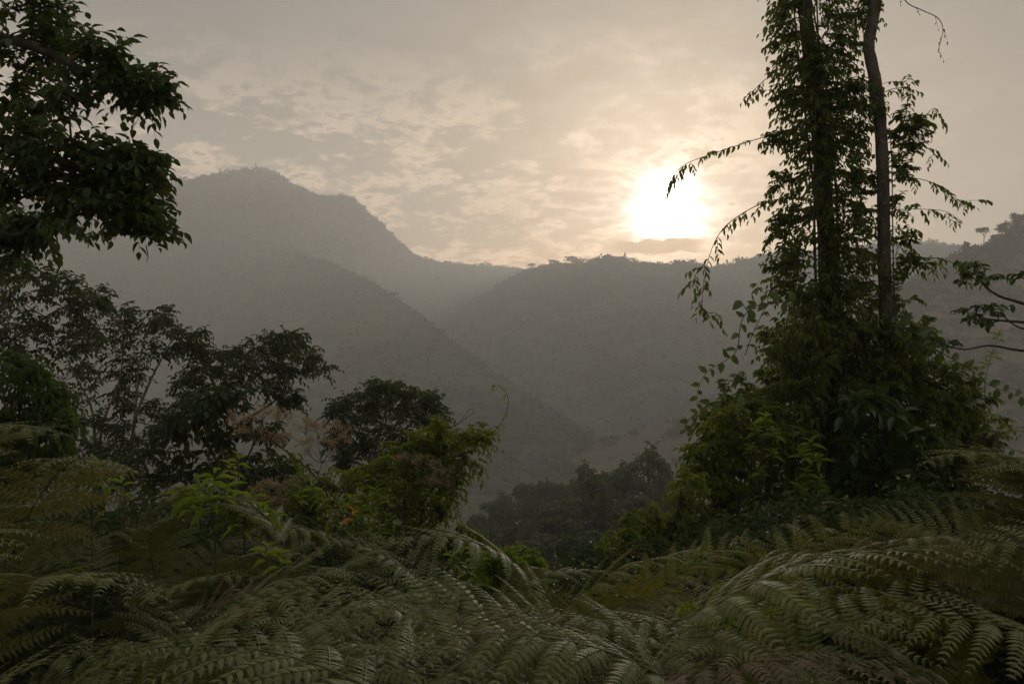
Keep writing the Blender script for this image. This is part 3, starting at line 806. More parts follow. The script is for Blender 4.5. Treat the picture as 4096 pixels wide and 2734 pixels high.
grove('leafy_bush', (330, 540), [[(325, 535), (320, 500), (312, 480)], [(332, 535), (345, 505), (350, 490)]],
      [(310, 486, 20, 8), (336, 484, 22, 9), (356, 482, 18, 9), (300, 502, 20, 8), (328, 504, 26, 10), (356, 504, 22, 10), (310, 522, 24, 9), (344, 526, 26, 9), (286, 524, 18, 7)],
      11, 'mixed green bush around the long slanting bare stem', 'bush', M_BUSH, M_TWIG, ll=.1, lw=.045, nsub=9, nspr=4, r0=.02, L=.28, tint=.42, group=B)
# vine covered shrub in the middle, with its pale stem
p = Plant(); Y = 10.0
b = at(404, 560, Y); b[2] = float(ground_z(b[0], b[1]))
p.limb([b - UP * .3, at(405, 545, Y), at(404, 500, Y), at(410, 465, Y), at(425, 442, Y)], .035, .012, 22)
p.limb([at(405, 520, Y), at(432, 490, Y), at(450, 455, Y), at(478, 438, Y), at(492, 430, Y)], .02, .006, 18)
p.limb([at(404, 510, Y), at(385, 490, Y), at(372, 480, Y)], .018, .006, 12)
p.limb([at(406, 535, Y), at(435, 530, Y), at(462, 540, Y)], .016, .005, 12)
for c, r in pads_px([(402, 446, 14, 6), (424, 440, 14, 8), (438, 430, 12, 7), (420, 456, 24, 9), (446, 446, 18, 8), (462, 444, 12, 6), (475, 438, 9, 4), (484, 433, 7, 3), (392, 468, 20, 8), (418, 474, 26, 10), (446, 466, 18, 9), (464, 458, 8, 5), (374, 482, 22, 8), (402, 490, 26, 10), (432, 488, 22, 11), (450, 484, 10, 9),
                     (376, 502, 22, 9), (408, 510, 26, 10), (436, 510, 16, 10), (388, 528, 24, 9), (418, 532, 24, 9), (440, 538, 18, 8), (462, 540, 16, 6), (474, 546, 10, 5), (452, 552, 14, 6), (372, 536, 20, 9)], Y, .06):
    p.pad(c, r, 10 if r[0] > .18 else 6, 5, .22, 7, .09, .032, LEAF_LANCE, br=.006, up=.7, ldroop=.35, tint=.5, tj=.28, twr=.0028)
p.build('vine_shrub', b, 'yellow-green shrub smothered in vines on a pale stem, middle of the picture', 'shrub', M_BARKL, M_BUSH)


def shoot(name, pts, Y, label, cat, leaf, r=.004, n=9, L=.16, k=6, ll=.1, lw=.045, tm=LEAF_OVAL, group=None, every=1.0, tip=True, parent_name=('stem', 'leaves'), droop=.6, start=.1, mbs=None):
    line = smooth_line(P3(pts, Y), 60)
    st, lf = mbs if mbs else (MB(), MB())
    tubes(st, line, np.linspace(r, r * .4, 60), 5)
    t = np.linspace(start, .99, n) + rng.normal(0, .3 / n, n); i = np.clip((t * 59).astype(int), 0, 58)
    T = nrm(line[i + 1] - line[i])
    side = nrm(np.cross(T, UP) + rng.normal(0, .3, T.shape)) * np.where(np.arange(n) % 2, 1, -1)[:, None]
    D = T * .6 + side * .7 + rng.normal(0, .3, T.shape) - UP * .2
    sprays(lf, st, line[i], D, L * rng.uniform(.5, 1.3, n), k, ll, lw, tm, droop=droop, ldroop=.8, tint=.5, twr=r * .45)
    if mbs: return None
    e = thing(name, line[0], label, cat, group)
    st.build(parent_name[0], M_TWIG, e, True); lf.build(parent_name[1], leaf, e)
    return e


shoot('climbing_tendril', [(470, 455), (482, 440), (492, 432), (500, 424), (507, 410), (508, 398), (504, 389), (497, 384), (491, 386)], 10, 'tall leafy tendril curling over at its tip above the vine shrub', 'tendril', M_BRIGHT, .006, 12, .07, 3, .05, .02, LEAF_LANCE)
shoot('climbing_tendril', [(430, 432), (446, 428), (456, 424), (466, 418), (474, 411), (473, 408), (468, 410), (463, 417), (458, 424)], 10, 'bare dark tendril looped at its tip, left of the tall leafy tendril', 'tendril', M_BUSH, .005, 3, .04, 2, .03, .015, LEAF_LANCE)
shoot('hanging_tendril', [(452, 470), (455, 490), (458, 508), (461, 522), (470, 532)], 9.8, 'thin vine hanging down the right side of the vine shrub', 'tendril', M_BUSH, .004, 7, .1, 4, .07, .025, LEAF_LANCE)

# ---- dry brown flower heads on their stems


def dry_plant(label, stem, heads, Y, nflo=900, leafy=True, r=.012):
    st, fl, lf = MB(), MB(), MB()
    pts = P3(stem, Y); b = np.array(pts[0]); b[2] = float(ground_z(b[0], b[1]))
    line = smooth_line([b] + pts, 40); tubes(st, line, np.linspace(r, r * .45, 40), 6)
    top = line[-1]
    for c, rad in pads_px(heads, Y, .02):
        n = int(nflo * rad[0] * rad[2] / .075)
        ns = max(10, n // 26)
        hub = c - UP * rad[2] * .9
        q = smooth_line([line[np.argmin(np.linalg.norm(line - hub, axis=1))], (top + hub) / 2 - UP * .03, hub], 8); tubes(st, q, np.linspace(r * .5, r * .35, 8), 4)
        e = c + in_ell(ns, rad, .35, .75)
        m = (hub + e) / 2 + rng.normal(0, .03, e.shape) + UP * rad[2] * .25
        t = np.linspace(0, 1, 6)[None, :, None]
        tubes(st, (1 - t) ** 2 * hub + 2 * t * (1 - t) * m[:, None] + t ** 2 * e[:, None], np.linspace(r * .22, r * .09, 6)[None] * np.ones((ns, 1)), 3)
        # every twig ends in an arching row of small fluffy heads
        d = nrm(e - hub + rng.normal(0, .1, e.shape))
        k = 26; tt = np.linspace(0, 1, k)[None, :, None]
        W_ = e[:, None] + d[:, None] * .09 * (tt - .3) - UP * .05 * tt ** 2 + rng.normal(0, .017, (ns, k, 3))
        for rep in range(2):
            add_leaves(fl, LEAF_CARD, W_, rng.normal(0, 1, (ns * k, 3)), rng.normal(0, 1, (ns * k, 3)), rng.uniform(.010, .020, ns * k), rng.uniform(.007, .013, ns * k), np.clip(rng.normal(.5, .28, ns * k), 0, 1))
    if leafy:
        i = rng.integers(8, 34, 12)
        sprays(lf, st, line[i], rng.normal(0, 1, (12, 3)), .16, 4, .11, .03, LEAF_LANCE, tint=.5, twr=.002)
    e = thing('dry_flower_plant', b, label, 'dry plant', 'plants with dry brown flower heads')
    st.build('stem', M_TWIG, e, True); fl.build('flower_head', M_DRY, e)
    if lf.n: lf.build('leaves', M_BUSH, e)


dry_plant('largest dry brown flower head, fluffy and leaning left above the dark bush', [(372, 545), (345, 510), (315, 475), (285, 450), (268, 436)], [(240, 418, 16, 9), (262, 412, 20, 10), (280, 418, 14, 9), (252, 432, 20, 9), (272, 438, 14, 8), (284, 440, 10, 8)], 8.2)
dry_plant('pair of dry brown flower heads right of the largest, before the rounded dark tree', [(318, 540), (316, 505), (318, 478), (322, 462)], [(305, 426, 12, 9), (318, 430, 12, 10), (338, 428, 12, 9), (342, 442, 9, 9), (308, 444, 10, 9), (328, 444, 10, 7)], 8.6, r=.009)
dry_plant('small greyish dry flower head low among leaves below the largest one', [(268, 545), (266, 525), (264, 510)], [(258, 490, 9, 7), (268, 484, 7, 5), (256, 500, 8, 6)], 8.0, r=.006)
dry_plant('small dry flower head half hidden behind the slanting stem', [(296, 545), (292, 525), (288, 508)], [(284, 490, 11, 9), (292, 482, 9, 6), (278, 500, 8, 6)], 8.0, r=.006)
dry_plant('thin grey-brown dry flower clusters in the crown of the vine shrub', [(430, 540), (426, 500), (422, 475)], [(410, 456, 12, 5), (424, 462, 12, 6), (440, 472, 14, 8), (448, 484, 12, 8), (432, 480, 12, 7)], 9.2, nflo=420, r=.006)
# ------------------------------------------------------------------ the vine tower on the right
M_VINE = leaf_mat('vine_leaves', (.026, .048, .009), (.095, .13, .020), (.24, .16, .02), trans=.44, rough=.55, spec=.22, yel=.985)
M_VDARK = leaf_mat('thicket_leaves', (.024, .042, .010), (.100, .135, .020), (.20, .13, .02), trans=.40, rough=.55, spec=.22, yel=.985)
M_BIG = leaf_mat('broad_leaves', (.030, .060, .014), (.075, .12, .025), (.30, .10, .03), trans=.28, rough=.38, spec=.4, yel=.975)
M_BARKT = bark_mat('tall_trunk_bark', (.095, .085, .07), (.05, .044, .036), 7, .8)
YV = 14.0


def gbase(px, py, Y):
    b = at(px, py, Y); b[2] = float(ground_z(b[0], b[1])); return b


# the trunk that carries the vines
p = Plant()
base = gbase(842, 540, YV)
p.limb([base - UP * .5, at(840, 500, YV), at(832, 380, YV), at(828, 280, YV), at(824, 190, YV), at(818, 120, YV), at(812, 70, YV), at(805, 0, YV), at(798, -90, YV), at(795, -200, YV)], .18, .10, 60, 10, wob=.006)
p.build('vine_clad_tree', base, 'tall straight trunk almost hidden by leafy climbers, right of the sun', 'tree', M_BARKD, M_VINE)

# the climber on it: rings of drooping leafy shoots all the way up
p = Plant()
tr = smooth_line([at(842, 520, YV), at(832, 380, YV), at(828, 280, YV), at(824, 190, YV), at(818, 120, YV), at(812, 70, YV), at(805, 0, YV), at(800, -70, YV)], 200)
for s in range(5):      # stems hugging the trunk
    a = s * 1.3 + np.linspace(0, 5, 60)
    q = tr[np.linspace(0, 199, 60).astype(int)] + np.stack([np.cos(a), np.sin(a), 0 * a], -1) * .2
    tubes(p.wood, q, np.linspace(.03, .012, 60), 5)
    p.nodes += [(x, .02) for x in q[::3]]
NSH = 1250
ti = rng.integers(0, 200, NSH); py_s = 341.5 - tr[ti, 2] / YV * F
wid = np.interp(py_s, [-80, 0, 60, 130, 200, 300, 400, 520], [27, 30, 33, 36, 39, 50, 64, 72]) / F * YV
wid = wid * (.75 + .5 * vnoise(tr[ti, 2] * 1.6, 0 * ti, 4))
a = rng.uniform(0, 6.283, NSH); rr = rng.random(NSH) ** .7
dirs = np.stack([np.cos(a), np.sin(a), rng.normal(.15, .35, NSH)], -1)
B0 = tr[ti] + np.stack([np.cos(a), np.sin(a), 0 * a], -1) * (.12 + .45 * (wid * rr)[:, None])
B0[:, 0] += np.where(np.cos(a) > 0, .14, 0)
sprays(p.lf, p.br, B0, dirs, wid * rng.uniform(.35, .75, NSH), 8, .118, .050, LEAF_OVAL, droop=.28, ldroop=.55, spread=.75, tint=.45 + rng.normal(0, .1, NSH), twr=.004, pair=True)
n = 420
ti = rng.integers(30, 150, n); fr = tr[ti] + np.stack([rng.normal(0, .12, n), -.16 - .1 * rng.random(n), rng.normal(0, .1, n)], -1)
sprays(p.lf, p.br, fr, np.stack([rng.normal(0, .8, n), -.6 + 0 * fr[:, 0], rng.normal(.1, .4, n)], -1), rng.uniform(.2, .45, n), 8, .115, .05, LEAF_OVAL, droop=.3, ldroop=.6, spread=.75, tint=.4 + rng.normal(0, .1, n), twr=.004, pair=True)
# fuller body of climber low down and between the two trunks
mid_pads = [(858, 130, 14, 12), (850, 175, 18, 14), (862, 210, 14, 12), (845, 235, 22, 14), (858, 262, 16, 14), (852, 290, 22, 16), (800, 215, 16, 10), (795, 250, 18, 11), (800, 285, 22, 14), (845, 320, 30, 18), (806, 318, 26, 14), (868, 180, 10, 10), (784, 268, 10, 7), (776, 225, 8, 6), (782, 180, 12, 8), (780, 140, 10, 7), (790, 95, 12, 9), (846, 90, 12, 9), (840, 45, 12, 10), (856, 20, 12, 8), (780, 40, 8, 8), (788, 8, 10, 7), (868, 10, 8, 8), (878, 300, 18, 16), (824, 345, 34, 18)]
for c, r in pads_px(mid_pads, YV, .02):
    p.pad(c, r, 7, 4, .26, 8, .11, .046, LEAF_OVAL, br=.01, ldroop=.55, spread=.75, tint=.42, twr=.004, pair=True)
# long shoots reaching out into the air
arms = [([(806, 128), (786, 132), (760, 138), (735, 146), (705, 156), (685, 164), (676, 172)], 12), ([(805, 200), (785, 198), (760, 204), (738, 216), (722, 230), (712, 248), (706, 270), (703, 290), (702, 310)], 15),
        ([(706, 262), (697, 272), (694, 280)], 3), ([(790, 62), (775, 72), (760, 84), (750, 96)], 7), ([(700, 305), (708, 312), (716, 312)], 3),
        ([(785, 28), (774, 20), (776, 6)], 4), ([(800, 225), (780, 230), (765, 238)], 5), ([(846, 78), (858, 84), (872, 86), (888, 82)], 6), ([(840, 120), (855, 128), (868, 134)], 6)]
for pts, n in arms:
    shoot('', pts, YV - .3, '', '', M_VINE, .010, n, .28, 6, .135, .056, LEAF_OVAL, droop=.35, mbs=(p.wood, p.lf), start=.05)
p.build('climbing_vine', gbase(838, 540, YV - .3), 'dense leafy climber cloaking the left trunk, long shoots dangling out to its left', 'climbing vine', M_TWIG, M_VINE, names=('stem', 'twigs', 'leaves'))

# the bare pale trunk with its kink
p = Plant()
base = gbase(890, 540, 13.6)
p.limb([base - UP * .5, at(888, 470, 13.6), at(886, 330, 13.6), at(884, 250, 13.6), at(883, 180, 13.6), at(880, 120, 13.6), at(876, 85, 13.6), at(871, 60, 13.6), at(868.5, 46, 13.6), at(871, 30, 13.6), at(874.5, 8, 13.6), at(876, -40, 13.6), at(880, -120, 13.6), at(878, -220, 13.6)], .112, .084, 110, 12)
p.build('bare_tree', base, 'bare pale slender trunk with a kink near its top, right of the vine-clad trunk', 'tree', M_BARKT, M_VINE)

p = Plant()
tb = smooth_line([at(889, 420, 13.45), at(887, 330, 13.45), at(885, 240, 13.45), at(884, 170, 13.45), at(882, 130, 13.45)], 40)
tubes(p.wood, tb + np.array([.11, -.05, 0]), np.linspace(.016, .006, 40), 5)
p.nodes += [(q, .01) for q in tb]
for c, r in pads_px([(904, 135, 10, 12), (914, 128, 9, 9), (918, 142, 9, 8), (900, 152, 9, 9), (906, 118, 7, 6), (922, 122, 5, 5), (898, 175, 8, 9), (902, 170, 12, 7), (900, 205, 9, 8), (902, 240, 8, 7), (905, 262, 12, 6), (915, 262, 12, 6), (898, 285, 10, 8), (905, 300, 14, 9), (915, 320, 16, 10), (900, 330, 14, 10), (878, 110, 8, 7)], 13.6, .02):
    p.pad(c, r, 5, 4, .2, 6, .11, .05, LEAF_OVAL, br=.008, ldroop=.35, spread=.8, tint=.4, twr=.004)
for pts, n in [([(890, 172), (905, 176), (925, 180), (940, 186), (952, 196), (962, 200), (978, 200)], 12), ([(890, 211), (905, 209), (925, 209), (945, 211), (960, 220)], 9), ([(890, 258), (910, 257), (935, 258), (955, 263), (968, 268), (980, 272)], 13), ([(888, 225), (902, 228), (912, 228)], 6),
               ([(906, 116), (908, 95), (907, 82)], 4), ([(884, 92), (896, 88), (906, 88), (912, 92)], 5), ([(916, 130), (926, 115), (934, 108), (938, 112)], 4), ([(884, 95), (874, 93), (864, 98), (858, 110)], 5), ([(918, 140), (930, 150), (936, 155)], 4)]:
    shoot('', pts, 13.5, '', '', M_VINE, .008, n, .24, 6, .12, .05, LEAF_OVAL, droop=.35, mbs=(p.wood, p.lf), start=.1)
p.build('climbing_vine', gbase(892, 540, 13.4), 'looser climber on the bare pale trunk, its leafy shoots arching out to the right', 'climbing vine', M_TWIG, M_VINE, names=('stem', 'twigs', 'leaves'))
shoot('hanging_vine', [(895, -30), (905, 0), (922, 10), (938, 18), (943, 30), (940, 42), (938, 52)], 13.5, 'nearly leafless vine dangling at the top edge right of the bare trunk', 'hanging vine', M_VINE, .010, 6, .16, 3, .06, .022, LEAF_LANCE)

# the mound they stand in
TH = [(830, 330, 44, 22), (790, 345, 34, 18), (872, 345, 40, 22), (905, 350, 30, 18), (815, 375, 50, 26), (775, 385, 34, 20), (865, 385, 50, 28), (915, 380, 36, 22), (940, 400, 26, 18), (745, 405, 34, 20), (800, 420, 54, 28), (855, 430, 56, 30), (905, 425, 46, 28), (945, 430, 30, 20),
      (722, 430, 30, 18), (765, 450, 46, 26), (830, 465, 56, 30), (890, 470, 54, 30), (940, 465, 36, 24), (715, 465, 34, 20), (760, 490, 46, 24), (830, 505, 56, 26), (900, 505, 50, 26), (700, 495, 30, 18), (950, 500, 34, 24), (760, 520, 50, 20), (700, 525, 36, 16), (665, 530, 26, 12), (965, 440, 18, 14), (975, 460, 14, 12)]
p = Plant(); base = gbase(845, 560, 14.5)
p.nodes = [(q, .03) for q in np.linspace(base, at(838, 320, 14.2), 14)]
for s in range(7):
    q = smooth_line([base + rng.normal(0, .5, 3) * (1, 1, 0), at(845 + rng.uniform(-70, 70), 470, 14.6), at(840 + rng.uniform(-60, 60), 380, 14.4)], 20)
    tubes(p.wood, q, np.linspace(.035, .012, 20), 5); p.nodes += [(x, .015) for x in q[::3]]
for c, r in pads_px(TH, 14.4, .035, deep=1.15):
    big = max(1.0, r[0] / .62)
    p.pad(c, r * (1, 1, 1.1), int(12 * big), 6, .36, 7, .15, .07, LEAF_OVAL, br=.012, up=.72, shell=.3, ldroop=.5, spread=.85, tint=.40, tj=.25, twr=.004)
p.build('vine_thicket', base, 'great dark green mound of climbers heaped around the foot of both tall trunks', 'thicket', M_TWIG, M_VDARK, names=('stem', 'twigs', 'leaves'))

# drooping feathery vine curtain in front of the upper mound
p = Plant(); base = gbase(840, 560, 13.4)
line = smooth_line([base, at(846, 470, 13.5), at(842, 400, 13.5), at(838, 330, 13.6), at(835, 270, 13.6)], 30)
tubes(p.wood, line, np.linspace(.03, .01, 30), 5); p.nodes = [(q, .015) for q in line]
for c, r in pads_px([(818, 300, 16, 8), (845, 295, 18, 9), (800, 330, 20, 9), (838, 330, 24, 10), (868, 335, 20, 9), (780, 350, 18, 9), (820, 358, 26, 10), (860, 362, 26, 10), (895, 345, 16, 10), (905, 335, 12, 8), (800, 388, 24, 9), (842, 385, 26, 9), (880, 390, 24, 10), (900, 368, 16, 9), (925, 395, 16, 8), (770, 400, 20, 9), (820, 412, 24, 9), (912, 420, 16, 8)], 13.3, .02):
    p.pad(c, r, 8, 4, .34, 10, .115, .046, LEAF_OVAL, br=.007, up=.4, ldroop=.8, spread=.8, tint=.62, tj=.2, twr=.004, pair=True)
p.build('climbing_vine', base, 'brighter feathery climber draped over the front of the mound below the trunks', 'climbing vine', M_TWIG, M_VINE, names=('stem', 'twigs', 'leaves'))

# leafy shrubs that stand in front of the mound
S_ = 'shrubs in front of the vine mound'
grove('leafy_shrub', (760, 560), [[(758, 550), (752, 500), (755, 450), (760, 420)], [(756, 540), (725, 500), (705, 470)], [(760, 540), (790, 490), (800, 450)]],
      [(762, 408, 20, 8), (740, 418, 18, 8), (785, 415, 18, 8), (722, 432, 16, 8), (750, 436, 24, 10), (782, 440, 24, 10), (808, 440, 16, 9), (706, 450, 16, 8), (732, 456, 24, 10), (766, 462, 26, 11), (800, 464, 22, 11), (702, 474, 18, 9), (730, 482, 24, 10), (766, 490, 26, 11), (802, 494, 22, 10)],
      12.6, 'green shrub with paired pointed leaves on the left front of the vine mound', 'shrub', M_BUSH, M_TWIG, ll=.16, lw=.065, nsub=8, nspr=4, r0=.025, L=.26, tint=.5, group=S_, up=.85, ldroop=.3, pair=True)
grove('leafy_shrub', (880, 560), [[(878, 550), (872, 500), (868, 450), (872, 395)], [(880, 540), (905, 490), (920, 455)], [(876, 530), (850, 500), (840, 480)]],
      [(872, 388, 12, 8), (862, 402, 16, 8), (886, 400, 14, 8), (880, 420, 20, 9), (905, 430, 18, 9), (858, 440, 18, 9), (888, 450, 20, 9), (915, 458, 18, 9), (870, 472, 22, 10), (900, 482, 22, 10), (850, 486, 18, 9)],
      12.8, 'dark shrub with large upright oval leaves right of centre on the mound front', 'shrub', M_BIG, M_TWIG, ll=.26, lw=.12, nsub=5, nspr=3, tm=LEAF_OVAL, r0=.025, L=.25, k=5, tint=.25, group=S_, up=.9, ldroop=.1)
grove('leafy_shrub', (660, 575), [[(660, 570), (655, 535), (640, 520)], [(664, 570), (690, 530), (700, 500)], [(660, 565), (675, 520), (682, 485)]],
      [(640, 520, 12, 6), (652, 532, 16, 8), (668, 518, 16, 8), (684, 500, 14, 8), (690, 520, 18, 9), (672, 540, 20, 9), (650, 552, 18, 8), (700, 545, 20, 9), (664, 562, 22, 8), (692, 566, 20, 7), (716, 532, 16, 9), (640, 566, 14, 7), (690, 480, 10, 6), (622, 540, 14, 6), (612, 556, 16, 7), (630, 580, 20, 8), (660, 586, 22, 8), (690, 590, 20, 8), (598, 572, 12, 6), (720, 560, 20, 9), (728, 585, 20, 9)],
      10.5, 'yellow-green leafy shrub at the left foot of the vine mound, above the ferns', 'shrub', M_BUSH, M_TWIG, ll=.10, lw=.045, nsub=10, nspr=4, r0=.018, L=.2, tint=.6, group=S_, ldroop=.45)
grove('leafy_shrub', (955, 520), [[(955, 515), (958, 470), (965, 430), (972, 400)], [(955, 510), (975, 460), (988, 430)], [(950, 500), (935, 460), (925, 430)]],
      [(960, 372, 12, 8), (972, 385, 14, 8), (955, 392, 16, 9), (980, 400, 14, 9), (962, 412, 18, 9), (988, 418, 14, 8), (944, 420, 16, 9), (972, 432, 18, 10), (994, 442, 12, 8), (950, 446, 18, 10), (980, 455, 16, 9), (930, 452, 14, 9)],
      13.6, 'light green shrub of fine drooping leaves at the right shoulder of the mound', 'shrub', M_BUSH, M_TWIG, ll=.12, lw=.055, nsub=8, nspr=4, tm=LEAF_OVAL, r0=.02, L=.26, tint=.6, group=S_)

# round-leaved climbers with single large leaves along bare stems


def round_leaf_vine(pts, Y, label, n, ll, mat=M_BIG):
    line = smooth_line(P3(pts, Y), 80); st, lf = MB(), MB()
    tubes(st, line, np.linspace(.010, .004, 80), 5)
    i = np.linspace(3, 78, n).astype(int); T = nrm(np.gradient(line, axis=0))[i]
    side = nrm(np.cross(T, np.array([0, 1., 0]))) * np.where(np.arange(n) % 2, 1, -1)[:, None]
    D = side * .8 + T * .4 + rng.normal(0, .25, (n, 3))
    s = rng.uniform(.7, 1.15, n) * np.linspace(1.1, .6, n)
    add_leaves(lf, LEAF_OVAL, line[i], D, np.array([0, -1., .4]) + rng.normal(0, .4, (n, 3)), ll * s, ll * .62 * s, np.clip(rng.normal(.45, .25, n), 0, .94))
    e = thing('round_leaved_vine', line[0], label, 'climbing vine', 'round-leaved climbers at the edges of the mound')
    st.build('stem', M_TWIG, e, True); lf.build('leaves', mat, e)


round_leaf_vine([(800, 300), (780, 302), (755, 306), (742, 320), (738, 345), (732, 356), (715, 366), (705, 374), (698, 390), (697, 405)], 13, 'round-leaved vine hanging down the upper left edge of the mound', 22, .22)
round_leaf_vine([(745, 408), (728, 402), (712, 402), (698, 412), (688, 420), (685, 430), (692, 438)], 12.6, 'round-leaved vine reaching out left below the hanging one, reddish young tip', 13, .2)
round_leaf_vine([(890, 325), (910, 330), (930, 345), (955, 360), (975, 372), (990, 385), (1010, 392), (1024, 398), (1040, 405)], 12.6, 'round-leaved vine arching from the mound to the right edge', 22, .22)
round_leaf_vine([(950, 400), (975, 410), (990, 425), (998, 445), (1008, 455), (1030, 460)], 12.6, 'round-leaved vine trailing low at the right side of the mound', 12, .18)
round_leaf_vine([(740, 300), (748, 312), (752, 322)], 12.8, 'short round-leaved sprig at the mound top left', 4, .2)
shoot('climbing_tendril', [(690, 478), (672, 488), (655, 500), (640, 512), (625, 525), (612, 536)], 11, 'thin slanting tendril with yellow-green leaf tufts at the left foot of the mound', 'tendril', M_BRIGHT, .005, 9, .1, 4, .10, .045, LEAF_OVAL)
shoot('climbing_tendril', [(745, 355), (752, 335), (760, 318), (768, 300), (762, 290), (755, 284)], 13, 'upright shoot with narrow leaves at the upper left of the mound', 'tendril', M_VINE, .008, 9, .22, 6, .10, .04, LEAF_LANCE)

# branches of a tree that stands outside the right edge
p = Plant(); Y = 9.0
base = np.array([7.0, 9.2, float(ground_z(7.0, 9.2))])
p.limb([base - UP * .3, base + (-.1, 0, 1.5), at(1130, 330, Y), at(1125, 260, Y), at(1120, 180, Y)], .12, .06, 26, 8)
for a, r in [([(1130, 330), (1080, 318), (1050, 312), (1020, 302), (1000, 296), (985, 286), (978, 276)], .035), ([(1128, 300), (1060, 326), (1025, 322), (1000, 320), (985, 318), (975, 312)], .03), ([(1000, 320), (985, 324), (972, 322)], .012), ([(1130, 362), (1060, 352), (1020, 350), (990, 345), (965, 349), (945, 344), (928, 336)], .022), ([(1030, 330), (1015, 325), (1000, 312)], .014), ([(1124, 280), (1060, 285), (1030, 280)], .02)]:
    p.limb(P3(a, Y), r, .005, 22, 6)
for c, r in pads_px([(978, 272, 8, 4), (968, 266, 7, 3), (990, 278, 8, 4), (965, 282, 5, 3), (985, 310, 10, 5), (968, 314, 8, 4), (996, 306, 8, 4), (975, 320, 6, 3), (1022, 276, 5, 4), (1040, 280, 10, 8), (1050, 310, 12, 6), (945, 345, 8, 4), (932, 342, 7, 4)], Y, .01):
    p.pad(c, r, 3, 2, .11, 4, .095, .058, LEAF_OVAL, br=.005, ldroop=.5, tint=.45, twr=.003)
p.build('right_edge_tree'.replace('right_edge_', 'sparse_'), base, 'sparse tree at the right edge, dark bare branches tipped with tufts of oval leaves', 'tree', M_BARKD, M_BIG)
# ------------------------------------------------------------------ ferns
M_FERNG = leaf_mat('grey_green_fern', (.062, .072, .024), (.195, .198, .080), (.16, .10, .05), trans=.14, rough=.62, spec=.14, yel=.985)
M_FERNY = leaf_mat('olive_fern', (.062, .070, .008), (.150, .145, .018), (.16, .08, .03), trans=.26, rough=.62, spec=.12, yel=.985)
M_FERND = leaf_mat('dark_fern', (.055, .070, .020), (.145, .155, .055), (.14, .09, .04), trans=.16, rough=.62, spec=.14, yel=.985)
M_FERNB = leaf_mat('withered_fern', (.085, .064, .038), (.17, .132, .082), trans=.15, rough=.7, spec=.1)
M_STIPE = bark_mat('fern_stalk', (.055, .026, .016), (.11, .065, .04), 12, .2)


def comb(nl=7):
    """one pinnule: a narrow blade with lobed edges"""
    v = []; f = []
    for j in range(nl + 1):
        t = j / nl; v.append((0, t, -.22 * t * t))
    for sg in (-1, 1):
        for j in range(nl):
            t0, t1 = j / nl, (j + 1) / nl; tm = (t0 + t1) / 2
            w = .5 * (1 - (tm * .97) ** 1.6) * (.7 if j == 0 else 1)
            k = len(v); tt = min(1, t1 + .03)
            v.append((sg * w, tt, -.22 * tt * tt + .12 * w - .10))
            v.append((sg * w * .62, t0 + .02, -.22 * t0 * t0 + .05 * w - .04))
            f.append((j, j + 1, k, k + 1) if sg < 0 else (j, k + 1, k, j + 1))
    return np.array(v, float), [np.array(f)]


COMB = comb(6)


